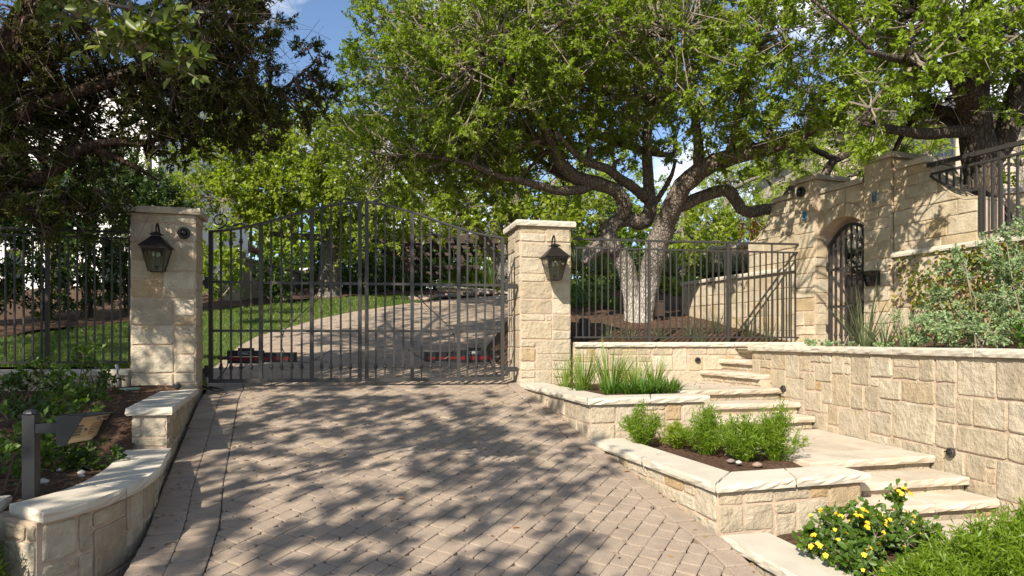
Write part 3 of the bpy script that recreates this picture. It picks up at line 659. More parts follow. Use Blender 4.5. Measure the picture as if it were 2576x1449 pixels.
# ------------------------------------------------------------------ stone gateway (arch wall)
P0 = np.array((3.98, 9.6)); at_ = np.array((math.sin(rad(20)), -math.cos(rad(20)))); an = np.array((-math.cos(rad(20)), -math.sin(rad(20))))
def asurf(d0=0.0, s0=0.0):
    o = P0 + at_ * s0 + an * d0
    return flat_surf(o, at_, an)
AW = thing('stone_gateway', (*(P0 + at_ * .8), 1.5), 'dappled stone wall with arched gateway and scooped shoulders', 'gateway')
def extr(poly, d0, d1, name, m=None, par=None):
    """poly in (s, z), counter-clockwise, extruded from depth d0 (back) to d1 (front)"""
    n = len(poly); V = []
    for d in (d0, d1):
        for (s, z) in poly:
            p = P0 + at_ * s + an * d; V.append((p[0], p[1], z))
    F = [tuple(range(n)), tuple(range(2 * n - 1, n - 1, -1))] + [(i, n + i, n + (i + 1) % n, (i + 1) % n) for i in range(n)]
    return mk(name, V, [f[::-1] for f in F], m or M['stone_arch'], par or AW)
SH, SM, SP, SL = 3.625, 3.585, 3.785, 2.59      # tops of shoulder, middle, pillars; low ledge
def hi_right(s):
    k = np.interp(s, [1.5, 1.98, 2.03, 2.1, 2.2, 2.32, 2.45, 2.62], [SH, SH, 3.56, 3.44, 3.30, 3.18, 3.11, 3.09]); return float(k)
def hi_left(s):
    return hi_right(1.58 - s) if s < 0 else SH
ss = list(np.linspace(1.58, 2.6, 24))
extr([(s, hi_right(s)) for s in ss][::-1] + [(1.58, 1.3), (2.6, 1.3)], -.42, -.03, 'wall_core', M['mortar'])
sl = [1.58 - s for s in ss]
extr([(s, hi_left(s)) for s in sl] + [(sl[-1], 1.3), (0.0, 1.3)], -.42, -.03, 'wall_core', M['mortar'])
extr([(.012, 1.3), (.388, 1.3), (.388, SP), (.012, SP)], -.5, .018, 'wall_core', M['mortar'])
extr([(1.192, 1.3), (1.568, 1.3), (1.568, SP), (1.192, SP)], -.5, .018, 'wall_core', M['mortar'])
arc = lambda s: 3.03 + .19 * (1 - ((s - .79) / .39) ** 2)
aa = list(np.linspace(.40, 1.18, 15))
extr([(.389, SM), (.389, 3.0)] + [(s, arc(s)) for s in aa] + [(1.191, 3.0), (1.191, SM)], -.46, -.055, 'wall_core', M['mortar'])
# stones
crs = lambda L_, H_: courses(L_, H_, (.12, .21), (.18, .42))
st = dict(m=M['stone_arch'], proud=(.006, .018), rough=.006, gap=.005)
stone_wall(AW, asurf(-.03, 1.58), 1.02, SL, SH - SL, layout=crs(1.02, SH - SL), hi=lambda u: hi_right(u + 1.58), **st)
stone_wall(AW, asurf(-.03, -1.02), 1.02, SL, SH - SL, layout=crs(1.02, SH - SL), hi=lambda u: hi_left(u - 1.02), **st)
for s0 in (.012, 1.192):
    stone_wall(AW, asurf(.018, s0), .376, 1.5, SP - 1.5, layout=crs(.376, SP - 1.5), **st)
arc2 = lambda s: arc(s) + .17
stone_wall(AW, asurf(-.055, .40), .78, 3.03, SM - 3.03, layout=crs(.78, SM - 3.03), lo=lambda u: arc2(u + .40) + .006, **st)
for k in range(7):                                   # arch stones
    a, b = .40 + .78 * k / 7, .40 + .78 * (k + 1) / 7
    stone_mesh('arch_stone', asurf(-.055), a, b, 2.9, 3.6, lambda s: arc(s) + .001, lambda s: arc2(s) - .004, .02, M['stone_arch'], gap=.002, parent=AW, rough=.003)
# pillar flanks: face towards the viewer side
for s1 in (.388, 1.568):
    o = P0 + at_ * s1 + an * .018
    stone_wall(AW, flat_surf(o, -an, at_), .20 if s1 < 1 else .05, 1.5, (3.0 - 1.5) if s1 < 1 else SH - 1.5, layout=crs(.20 if s1 < 1 else .05, (1.5) if s1 < 1 else SH - 1.5), **st)
    stone_wall(AW, flat_surf(o, -an, at_), .51, (SM if s1 < 1 else SH) + .06, SP - (SM if s1 < 1 else SH) - .06, layout=[(0, .51, 0, SP - (SM if s1 < 1 else SH) - .06)], **st)
def acap(s0, s1, d0, d1, z, th=.065):
    P = [P0 + at_ * s0 + an * d0, P0 + at_ * s1 + an * d0, P0 + at_ * s1 + an * d1, P0 + at_ * s0 + an * d1]
    ar = sum(P[k][0] * P[(k + 1) % 4][1] - P[(k + 1) % 4][0] * P[k][1] for k in range(4))
    slab('cap', P if ar > 0 else P[::-1], z + .002, z + th, M['cap'], AW, pitch=.006)
acap(-.04, .44, -.55, .065, SP); acap(1.14, 1.62, -.55, .065, SP); acap(.445, 1.135, -.48, -.01, SM)
acap(1.625, 2.02, -.46, .02, SH); acap(-.44, -.045, -.46, .02, SH)
# scooped ledges follow the curve as thin coping
for f, lo_, hi__ in ((hi_right, 2.02, 2.6), (hi_left, -1.02, -.44)):
    S = np.linspace(lo_, hi__, 14)
    extr([(s, f(s) + .004) for s in S] + [(s, f(s) + .034) for s in S[::-1]], -.44, -.012, 'scoop_coping', M['stone_arch'])
# low retaining wall left and right of it
TW = thing('terrace_wall', (*(P0 + at_ * -1.5), 1.6), 'shaded terrace wall behind the iron fence, below the gateway shoulder', 'wall')
extr([(-2.8, .9), (.005, .9), (.005, SL), (-2.8, SL)], -.36, -.035, 'mortar_core', M['mortar'], TW)
stone_wall(TW, asurf(-.035, -2.8), 2.795, 1.55, SL - 1.55, layout=courses(2.795, SL - 1.55, (.14, .26), (.25, .6)), **st)
def ledge(s0, s1, par, nseg):
    for k in range(nseg):
        a, b = s0 + (s1 - s0) * k / nseg + .003, s0 + (s1 - s0) * (k + 1) / nseg - .003
        P = [P0 + at_ * a + an * .025, P0 + at_ * b + an * .025, P0 + at_ * b - an * .0295, P0 + at_ * a - an * .0295]
        if a < -1.02 or b > 2.6: P[2] = P0 + at_ * b - an * .36; P[3] = P0 + at_ * a - an * .36
        ar = sum(P[q][0] * P[(q + 1) % 4][1] - P[(q + 1) % 4][0] * P[q][1] for q in range(4))
        slab('coping_stone', P if ar > 0 else P[::-1], SL + .002, SL + .06, M['coping'], par, pitch=.005)
ledge(-2.8, -1.025, TW, 3); ledge(-1.02, 0, TW, 2)
IW = thing('terrace_wall', (*(P0 + at_ * 3), 1.5), 'creeper covered terrace wall below the upper iron railing', 'wall')
extr([(1.572, 1.2), (6.2, 1.2), (6.2, SL), (1.572, SL)], -.36, -.035, 'mortar_core', M['mortar'], IW)
stone_wall(IW, asurf(-.035, 1.572), 4.6, 1.52, SL - 1.52, layout=courses(4.6, SL - 1.52, (.2, .3), (.4, .7)), **st)
ledge(1.575, 2.6, IW, 1); ledge(2.605, 6.2, IW, 3)

# ------------------------------------------------------------------ low walls on the left
HWp = thing('retaining_wall', (-3.1, 6.4, .8), 'short straight stone wall in front of the shaded pillar', 'wall', 'low walls on the left of the driveway')
o0, o1 = np.array((-3.47, 7.56)), np.array((-2.686, 5.40)); i0, i1 = np.array((-3.80, 7.46)), np.array((-3.02, 5.33))
def straight(par, o0, o1, i0, i1, zb, zt, ends=True):
    u = nrm(o1 - o0); n = np.array((u[1], -u[0])); n = n if np.dot(n, o0 - i0) > 0 else -n; w = nrm(o1 - i1)
    C0, C1, D1, D0 = o0 - n * .045, o1 - n * .045 - u * .045, i1 + w * .04 - u * .045, i0 + w * .04
    MB().prism([C0, C1, D1, D0] if np.cross(C1 - C0, D1 - C1) > 0 else [D0, D1, C1, C0], zb, zt - .062).make('mortar_core', M['mortar'], par)
    stone_wall(par, flat_surf(C0, u, n), np.linalg.norm(C1 - C0), zb, zt - zb - .066, cell=.09)
    e = nrm(C1 - D1); stone_wall(par, flat_surf(D1, e, u), np.linalg.norm(C1 - D1), zb, zt - zb - .066, cell=.09, kinds=[(2, 1), (3, 1), (2, 2), (4, 2), (1, 1)])
    P = [o0, o1, i1, i0]; ar = sum(P[k][0] * P[(k + 1) % 4][1] - P[(k + 1) % 4][0] * P[k][1] for k in range(4))
    slab('coping_stone', P if ar > 0 else P[::-1], zt - .06, zt, M['coping'], par, pitch=.009)
straight(HWp, o0, o1, i0, i1, .5, 1.075)
CW = thing('retaining_wall', (-2.4, 4.3, .4), 'curved stone wall with smooth cream coping in the near corner', 'wall', 'low walls on the left of the driveway')
oc = spline([(-2.672, 5.36, 0), (-2.53, 5.0, 0), (-2.36, 4.6, 0), (-2.246, 4.2, 0), (-2.205, 3.83, 0), (-2.225, 3.58, 0), (-2.31, 3.36, 0)], .09)[:, :2]
T_ = nrows(np.gradient(oc, axis=0)); on = np.stack([-T_[:, 1], T_[:, 0]], 1); on = on if on[0][0] > 0 else -on
ic_ = spline([(-2.985, 5.27, 0), (-2.84, 4.90, 0), (-2.69, 4.52, 0), (-2.585, 4.17, 0), (-2.54, 3.90, 0), (-2.555, 3.68, 0), (-2.60, 3.52, 0)], .03)[:, :2]
_si = np.concatenate([[0], np.cumsum(np.linalg.norm(np.diff(ic_, axis=0), axis=1))]); _so = np.concatenate([[0], np.cumsum(np.linalg.norm(np.diff(oc, axis=0), axis=1))]); _so = _so / _so[-1] * _si[-1]
ic = np.stack([np.interp(_so, _si, ic_[:, 0]), np.interp(_so, _si, ic_[:, 1])], 1)
wc = oc - on * .045; wi = oc - on * .30
S_ = np.concatenate([[0], np.cumsum(np.linalg.norm(np.diff(wc, axis=0), axis=1))])
def csurf(u, v, d):
    x, y = np.interp(u, S_, wc[:, 0]), np.interp(u, S_, wc[:, 1]); nx, ny = np.interp(u, S_, on[:, 0]), np.interp(u, S_, on[:, 1]); return np.array((x + nx * d, y + ny * d, v))
mbw = MB(); 
for k in range(len(wc) - 1): mbw.prism([wi[k], wi[k + 1], wc[k + 1], wc[k]][::-1] if np.cross(wi[k + 1] - wi[k], wc[k + 1] - wi[k + 1]) < 0 else [wi[k], wi[k + 1], wc[k + 1], wc[k]], -.3, .698)
mbw.make('mortar_core', M['mortar'], CW)
stone_wall(CW, csurf, S_[-1] - .02, .02, .67, cell=.098, kinds=[(3, 2), (2, 2), (3, 3), (2, 3), (2, 1), (3, 1), (1, 2), (2, 2)])
ed = nrm(wi[-1] - wc[-1]); eo = wc[-1]; en = np.array((T_[-1][0], T_[-1][1]))
stone_wall(CW, flat_surf(eo, ed, en), np.linalg.norm(wi[-1] - wc[-1]), .02, .67, cell=.098, kinds=[(3, 2), (2, 2), (2, 3)])
r0, r1 = np.array((-2.555, 3.53)), np.array((-4.6, 2.80)); ru = nrm(r1 - r0); rn = np.array((-ru[1], ru[0])); rn = rn if rn[1] < 0 else -rn
MB().prism([r0, r0 - rn * .25, r1 - rn * .25, r1], -.3, .697).make('return_core', M['mortar'], CW)
stone_wall(CW, flat_surf(r1, -ru, rn), np.linalg.norm(r1 - r0), .1, .59, cell=.105, kinds=[(3, 2), (4, 2), (2, 2), (4, 3)])
coping_run(CW, poly_line(r0 + rn * .05 + ru * .1, r1 + rn * .05, 2), poly_line(r0 - rn * .26 + ru * .1, r1 - rn * .26, 2), .701, .757, [1])
nj = len(oc); coping_run(CW, list(oc), list(ic), .70, .76, [nj // 3, 2 * nj // 3 + 1])
FC = thing('kerb_wall', (-5, 7.4, 1.1), 'low stone kerb under the iron fence left of the shaded pillar', 'wall')
f0 = np.array((-4.2, 7.56)); fd = np.array((-.974, -.225)); fn = np.array((.225, -.974))
MB().prism([f0 + fn * .12, f0 + fn * .12 + fd * 4, f0 - fn * .1 + fd * 4, f0 - fn * .1][::-1], .8, 1.228).make('mortar_core', M['mortar'], FC)
stone_wall(FC, flat_surf(f0 + fn * .12 + fd * 4, -fd, fn), 4, 1.0, .226, layout=courses(4, .226, (.226, .23), (.3, .6)))
coping_run(FC, poly_line(f0 + fn * .16, f0 + fn * .16 + fd * 4, 4), poly_line(f0 - fn * .14, f0 - fn * .14 + fd * 4, 4), 1.23, 1.29, range(1, 4))
# ------------------------------------------------------------------ driveway gate
GL = np.array((-3.64, 8.2, 0.0))
def gp(s, z, d=0.0):
    """point on the gate: s along it, d behind it"""
    return GL + GD * s + np.array((-GD[1], GD[0], 0)) * d + np.array((0, 0, z))
def gtop(s):
    t = s / 1.797 if s <= 1.797 else (3.575 - s) / 1.739
    return 2.915 + .405 * (.8 * smooth01(t) + .2 * min(1, t))
def collar(b, p):
    b.lathe(p, [(.013, -.035), (.019, -.033), (.019, -.022), (.015, -.019), (.026, -.006), (.026, .006), (.015, .019), (.019, .022), (.019, .033), (.013, .035)], 8)
def gate_leaf(s0, s1, label, mirror):
    p = thing('driveway_gate', gp((s0 + s1) / 2, 1.1), label, 'gate', 'two leaves of the driveway gate')
    st = [s0 + .022, s0 + (s1 - s0) / 3, s0 + 2 * (s1 - s0) / 3, s1 - .022]
    for s in st: MB().bar(gp(s, 1.142), gp(s, gtop(s) - .012), .045).make('stile', M['iron'], p)
    MB().bar(gp(s0, 1.12), gp(s1, 1.12), .05, .045).make('bottom_rail', M['iron'], p)
    for z in (2.31, 1.724):
        for a, b in zip(st[:-1], st[1:]): MB().bar(gp(a + .0235, z), gp(b - .0235, z), .02, .03).make('rail', M['iron'], p)
    tr = MB(); S = np.linspace(s0, s1, 22); V = []
    for s in S:
        z = gtop(s)
        for d, dz in ((-.024, -.012), (.024, -.012), (.024, .012), (-.024, .012)): V.append(gp(s, z + dz, d))
    F = [(i * 4 + k, i * 4 + (k + 1) % 4, (i + 1) * 4 + (k + 1) % 4, (i + 1) * 4 + k) for i in range(len(S) - 1) for k in range(4)] + [(3, 2, 1, 0), tuple(range(len(V) - 4, len(V)))]
    tr.add(V, F).make('top_rail', M['iron'], p)
    for a, b in zip(st[:-1], st[1:]):
        for k in range(1, 5):
            s = a + (b - a) * k / 5; m = MB().bar(gp(s, 1.143, .001), gp(s, gtop(s) - .0115, .001), .021)
            collar(m, gp(s, gtop(s) - .165, .001)); collar(m, gp(s, 1.285, .001)); m.make('baluster', M['iron'], p)
    # scrolls on the top rail
    def scroll(sx, dr, sc_=1.0):
        m = MB(); P = []
        for k in range(40):
            t = k / 39; a = -math.pi * .55 + t * math.pi * 3.1; r = .10 * sc_ * (1 - .80 * t)
            P.append((sx + dr * (.10 + r * math.cos(a)) * 1.0, .115 * sc_ + r * math.sin(a)))
        tail = [(sx + dr * (.40 - .03 * k) * sc_, .012 + .034 * sc_ * abs(math.sin(k * .62))) for k in range(9)]
        pts = [gp(x, gtop(min(3.575, max(0, x))) + z + .012) for x, z in tail + P]
        m.tube(pts, .008, 5).make('scroll', M['iron'], p)
    if mirror > 0: scroll(s0 + .02, 1, 1.0); scroll(s1 - .02, -1, .95)
    else: scroll(s1 - .02, -1, 1.0); scroll(s0 + .02, 1, .95)
    # looped rod monogram behind the bars
    c = s0 + (s1 - s0) * (.58 if mirror > 0 else .52)
    C = [(-.18, 2.72), (-.06, 2.56), (.10, 2.55), (.20, 2.67), (.14, 2.86), (-.05, 2.95), (-.30, 2.84), (-.40, 2.55), (-.30, 2.22), (-.02, 1.93), (.18, 1.72), (.20, 1.50), (.08, 1.37), (-.12, 1.34), (-.38, 1.49)]
    if mirror > 0: C = [(-x, z) for x, z in C]
    pts = spline([gp(c + x, z, .05) for x, z in C], .05); MB().tube(pts, .006, 5).make('scroll_rod', M['iron'], p)
    for z in (2.30, 1.24):
        sx = s0 if mirror > 0 else s1; dr = -1 if mirror > 0 else 1
        m = MB().bar(gp(sx + dr * .03, z - .07, -.0), gp(sx + dr * .03, z + .07, 0), .035)
        m.bar(gp(sx + dr * .04, z, 0), gp(sx + dr * (.11 if mirror > 0 else .17), z, .02), .05, .06); m.make('hinge', M['iron'], p)
    return p
gate_leaf(0, 1.797, 'left leaf of the dark iron driveway gate, hinged to the shaded pillar', 1)
gate_leaf(1.836, 3.575, 'right leaf of the dark iron driveway gate, hinged to the sunlit pillar', -1)
def text(s, size, mat_, o, xd, zd, par, name='lettering', ext=.0008):
    c = bpy.data.curves.new(name, 'FONT'); c.body = s; c.size = size; c.align_x = 'CENTER'; c.align_y = 'CENTER'; c.extrude = ext
    tmp = bpy.data.objects.new(name + '_curve', c); COL.objects.link(tmp); bpy.context.view_layer.update()
    me = bpy.data.meshes.new_from_object(tmp.evaluated_get(bpy.context.evaluated_depsgraph_get())); bpy.data.objects.remove(tmp); bpy.data.curves.remove(c)
    me.materials.clear(); me.materials.append(mat_); t = bpy.data.objects.new(name, me); COL.objects.link(t)
    from mathutils import Matrix
    X, Y = Vector(xd).normalized(), Vector(zd).normalized(); Z = X.cross(Y)
    t.rotation_euler = Matrix((X, Y, Z)).transposed().to_euler()
    t.parent = par; t.location = tuple(np.asarray(o, float) - wloc(par)); return t
def operator(sA, sB, label):
    """gate arm: motor end at sA, tip at sB"""
    dr = 1 if sB > sA else -1; z = 1.40
    f = lambda s, d: gp(s, z, d)
    d0, d1 = .32, .12
    dd = lambda s: d0 + (d1 - d0) * abs((s - sA) / (sB - sA))
    p = thing('gate_opener', gp((sA + sB) / 2, 1.35, .2), label, 'gate opener', 'opener arms behind the gate')
    sm = sA + dr * .42
    a, b, c = f(sA, dd(sA)), f(sm, dd(sm)), f(sB, dd(sB))
    up = np.array((0, 0, 1.0))
    MB().bar(a + up * .045, b + up * .045, .11, .075).make('motor_housing', M['black'], p)
    MB().bar(a - up * .02, b - up * .02, .113, .045).make('red_band', M['red'], p)
    MB().bar(a - up * .062, b - up * .062, .10, .035).make('base_channel', M['black'], p)
    MB().bar(b + up * .03, c + up * .03, .075, .06).make('arm_tube', M['black'], p)
    MB().bar(b - up * .018, c - up * .018, .078, .034).make('red_stripe', M['red'], p)
    MB().bar(b - up * .05, c - up * .05, .07, .026).make('arm_channel', M['black'], p)
    e = lerp(b, c, .985); MB().bar(e, e + (c - b) * .03, .085, .125).make('end_cap', M['black'], p)
    q = lerp(a, b, .30); q2 = lerp(a, b, .72); MB().bar(q + up * .098, q2 + up * .098, .06, .03).make('release_cover', M['black'], p)
    MB().tube([a - (b - a) * .02, a - (b - a) * .25 - up * .02, f(sA - dr * .14, .34)], .02, 6).make('bracket', M['iron'], p)
    nn = nrm(np.cross(GD, (0, 0, 1))); mid = lerp(a, b, .52) + up * .05 + nn * .06
    xd = nrm(b - a) * dr
    nf = nrm(np.cross(xd, up)); lb = lerp(a, b, .52) + up * .05 + nf * .0565
    MB().frame_box(lb, xd * .075, nf * .0015, up * .017).make('label_border', M['whitep'], p)
    MB().frame_box(lb + nf * .001, xd * .072, nf * .0015, up * .0145).make('label_plate', M['black'], p)
    text('LiftMaster', .024, M['whitep'], lb + nf * .003, xd, up, p)
    MB().tube(spline([a - up * .05, a - up * .16 - GD * dr * .05, gp(sA - dr * .12, 1.12, .2)], .03), .008, 5).make('cable', M['black'], p)
operator(.15, .98, 'red and black gate opener arm behind the left leaf')
operator(3.42, 2.58, 'red and black gate opener arm behind the right leaf')
MB2 = MB(); MB2.tube(spline([(-3.72, 8.02, 1.06), (-3.6, 7.98, 1.065), (-3.46, 7.86, 1.04), (-3.36, 7.78, 1.03), (-3.33, 7.86, 1.04), (-3.42, 7.93, 1.05), (-3.55, 8.0, 1.06)], .03), .012, 6)
tag(MB2.make('cable', M['black']), 'black cable loop lying by the foot of the gate post', 'cable', kind='thing')

# ------------------------------------------------------------------ fences
def fence(name, o, d, L_, ztop, zsec, zbot, posts, sp, label, slope=0.0, first=.05, zfoot=None, rail=.035, stub=True):
    o = np.array((*o, 0.)); d = np.array((*d, 0.)); p = thing(name, (*(o + d * L_ / 2)[:2], zbot), label, 'fence')
    f = lambda s, z: o + d * s + np.array((0, 0, z + slope * s))
    MB().bar(f(0, ztop), f(L_, ztop), rail, .026).make('top_rail', M['iron'], p)
    MB().bar(f(0, zsec), f(L_, zsec), .026, .022).make('rail', M['iron'], p)
    MB().bar(f(0, zbot), f(L_, zbot), .026, .022).make('rail', M['iron'], p)
    for s in posts: MB().bar(f(s, zfoot or zbot - .07), f(s, ztop - .013), .036).make('post', M['iron'], p)
    s = first; k = 0
    while s < L_ - .02:
        if min([abs(s - q) for q in posts] + [9]) > sp * .45: MB().bar(f(s, zbot + .011), f(s, zsec - .011), .0165).make('picket', M['iron'], p)
        if stub and k % 13 == 6: MB().bar(f(s, zsec + .011), f(s, ztop - .013), .016).make('stub', M['iron'], p)
        s += sp; k += 1
    return p, f
fence('iron_fence', (.80, 9.0), (.987, .158), 3.30, 2.947, 2.83, 1.65, [1.056, 2.184, 3.27], .087, 'thin iron fence between the sunlit pillar and the stone gateway', zfoot=1.587)
FE = thing('fence_return', (4.07, 9.53, 1.6), 'short end return of the iron fence beside the stone gateway', 'fence')
for z in (2.947, 1.65): MB().bar((4.058, 9.535, z), (4.06, 9.40, z), .03, .024).make('rail', M['iron'], FE)
fence('iron_fence', (-4.23, 7.64), (-.974, -.225), 3.4, 2.815, 2.745, 1.367, [.86, 2.2], .0865, 'shaded iron fence on the low kerb left of the pillar', zfoot=1.292)
d2 = np.array((at_[0], at_[1])); o2 = P0 + at_ * 2.04 + an * .02
RF = thing('iron_railing', (*(P0 + at_ * 3.4), 2.7), 'upper iron railing scooped around the gateway shoulder by the oak', 'fence')
f2 = lambda s, z: np.array((*(P0 + at_ * s + an * -.02), z))
MB().bar(f2(2.03, 3.578), f2(5.4, 3.52), .05, .045).make('top_rail', M['iron'], RF)
MB().bar(f2(2.07, 3.472), f2(5.4, 3.42), .03, .026).make('rail', M['iron'], RF)
MB().bar(f2(2.62, 2.72), f2(5.4, 2.74), .03, .026).make('rail', M['iron'], RF)
cv = [(2.06, 3.46), (2.10, 3.42), (2.20, 3.345), (2.30, 3.27), (2.40, 3.225), (2.5, 3.20), (2.62, 3.195)]
for (a, za), (b, zb_) in zip(cv[:-1], cv[1:]): MB().bar(f2(a, za), f2(b, zb_), .026, .024).make('scoop_rail', M['iron'], RF)
MB().bar(f2(2.63, 2.735), f2(2.63, 3.205), .03).make('post', M['iron'], RF)
s = 2.17; k = 0
while s < 5.3:
    zl = float(np.interp(s, [c[0] for c in cv], [c[1] for c in cv])) if s < 2.64 else 2.733
    zt = 3.47 - (s - 2.07) * .0156
    big = (k % 12 == 8)
    MB().bar(f2(s, zl + .012), f2(s, (3.578 - (s - 2.03) * .0172 - .02) if big else zt - .013), .03 if big else .018).make('post' if big else 'picket', M['iron'], RF)
    s += .083; k += 1
# arched garden gate in the gateway
AG = thing('garden_gate', (*(P0 + at_ * .8 - an * .2), 1.55), 'arched iron garden gate set inside the stone gateway', 'gate')
fg = lambda s, z, d=-.2: np.array((*(P0 + at_ * s + an * d), z))
gt = lambda s: 2.86 + .27 * (1 - ((s - .79) / .375) ** 2)
for s in (.435, 1.145): MB().bar(fg(s, 1.56), fg(s, gt(s)), .04).make('stile', M['iron'], AG)
S = np.linspace(.415, 1.165, 15); tr = MB(); [tr.bar(fg(a, gt(a)), fg(b, gt(b)), .04, .035) for a, b in zip(S[:-1], S[1:])]; tr.make('top_rail', M['iron'], AG)
for z in (2.56, 2.06, 1.58): MB().bar(fg(.455, z), fg(1.125, z), .022, .034).make('rail', M['iron'], AG)
for k in range(1, 8):
    s = .435 + .71 * k / 8; m = MB().bar(fg(s, 1.6, -.201), fg(s, gt(s) - .015, -.201), .019)
    collar(m, fg(s, gt(s) - .17, -.201)); collar(m, fg(s, 1.68, -.201)); m.make('baluster', M['iron'], AG)
for z in (2.62, 1.78): MB().frame_box(fg(.415, z, -.19), np.array((*at_, 0)) * .02, np.array((*an, 0)) * .03, (0, 0, .045)).make('hinge', M['iron'], AG)

# ------------------------------------------------------------------ lanterns
def lantern(cx, cy, zb, f, n, label, k=1.0):
    """cx, cy: point on the wall behind it; zb: bottom; f along the wall, n out of it"""
    f = np.array((*f, 0.)); n = np.array((*n, 0.)); o = np.array((cx, cy, 0.)); c = o + n * .235 * k; up = np.array((0, 0, 1.))
    p = thing('wall_lantern', (*(o + n * .1)[:2], zb), label, 'lantern', 'wall lanterns on the gate pillars')
    z0, z1, z2 = zb, zb + .305 * k, zb + .445 * k; w0, w1 = .078 * k, .148 * k
    cs = [(-1, -1), (1, -1), (1, 1), (-1, 1)]
    P = lambda w, z, i: c + f * cs[i][0] * w + n * -cs[i][1] * w + up * z
    m = MB()
    for i in range(4): m.bar(P(w0, z0, i), P(w1, z1, i), .011 * k)
    for i in range(4): m.bar(P(w0, z0 + .004, i), P(w0, z0 + .004, (i + 1) % 4), .013 * k, .014 * k); m.bar(P(w1, z1 - .01, i), P(w1, z1 - .01, (i + 1) % 4), .013 * k, .02 * k)
    m.make('frame', M['bronze'], p)
    m = MB(); prof = [(1.16 * w1, z1), (1.18 * w1, z1 + .010 * k), (.88 * w1, z1 + .055 * k), (.58 * w1, z1 + .105 * k), (.36 * w1, z2), (.34 * w1, z2 + .001)]
    V = [P(w, z, i) for w, z in prof for i in range(4)]
    m.add(V, [(r * 4 + i, r * 4 + (i + 1) % 4, (r + 1) * 4 + (i + 1) % 4, (r + 1) * 4 + i) for r in range(len(prof) - 1) for i in range(4)] + [(3, 2, 1, 0), tuple(range(len(V) - 4, len(V)))]); 
    m.make('roof', M['bronze'], p)
    m = MB(); V = [P(w, z, i) for w, z in ((.26 * w1, z2 + .001), (.26 * w1, z2 + .02 * k), (.48 * w1, z2 + .021 * k), (.44 * w1, z2 + .03 * k), (.10 * w1, z2 + .06 * k)) for i in range(4)]
    m.add(V, [(r * 4 + i, r * 4 + (i + 1) % 4, (r + 1) * 4 + (i + 1) % 4, (r + 1) * 4 + i) for r in range(4) for i in range(4)] + [tuple(range(16, 20))]); m.make('vent_cap', M['bronze'], p)
    top = c + up * (z2 + .05 * k)
    pts = spline([top, top + up * .06 * k + n * .012, top + up * .115 * k - n * .02, top + up * .115 * k - n * .06, top + up * .06 * k - n * .105, top - up * .06 * k - n * .14, o + n * .03 + up * (z1 + .03)], .02)
    MB().tube(pts, .0115 * k, 7).make('hook_arm', M['bronze'], p)
    MB().frame_box(o + n * .03 + up * (z1 + .02), f * .028 * k, n * .012, up * .10 * k).make('back_plate', M['bronze'], p)
    for i in range(4):
        a, b = P(w0 * .95, z0 + .012, i), P(w0 * .95, z0 + .012, (i + 1) % 4); a1_, b1_ = P(w1 * .95, z1 - .02, i), P(w1 * .95, z1 - .02, (i + 1) % 4)
        mk('glass_pane', [a, b, b1_, a1_], [(0, 1, 2, 3)], M['glass'], p)
    cl = MB().lathe(c + up * (z0 + .02), [(.008, 0), (.026 * k, .012), (.026 * k, .04 * k), (.008, .055 * k)], 8); cl.make('candle_cluster', M['bronze'], p)
    for k2 in range(3):
        a = k2 * 2.09 + .5; q = c + f * math.cos(a) * .038 * k + n * math.sin(a) * .038 * k + up * (z0 + .075 * k)
        MB().tube([c + up * (z0 + .03), q - up * .02, q], .005, 5).lathe(q, [(.018 * k, 0), (.018 * k, .014)], 8).lathe(q, [(.011 * k, .014), (.011 * k, .115 * k)], 8).make('candle', M['grey'], p)
        MB().lathe(q + up * .115 * k, [(.008 * k, 0), (.015 * k, .02 * k), (.014 * k, .035 * k), (.003, .06 * k)], 8).make('bulb', M['whitep'], p)
    return p
q = np.array((.091, 8.68)) + fR * .405; lantern(q[0], q[1], 2.365, fR, -dR, 'bronze lantern on the sunlit right gate pillar, casting a shadow', .91)
q = np.array((-3.52, 7.62)) - fL * .362; lantern(q[0], q[1], 2.345, fL, -dL, 'bronze lantern on the shaded left gate pillar beside the round camera', .85)

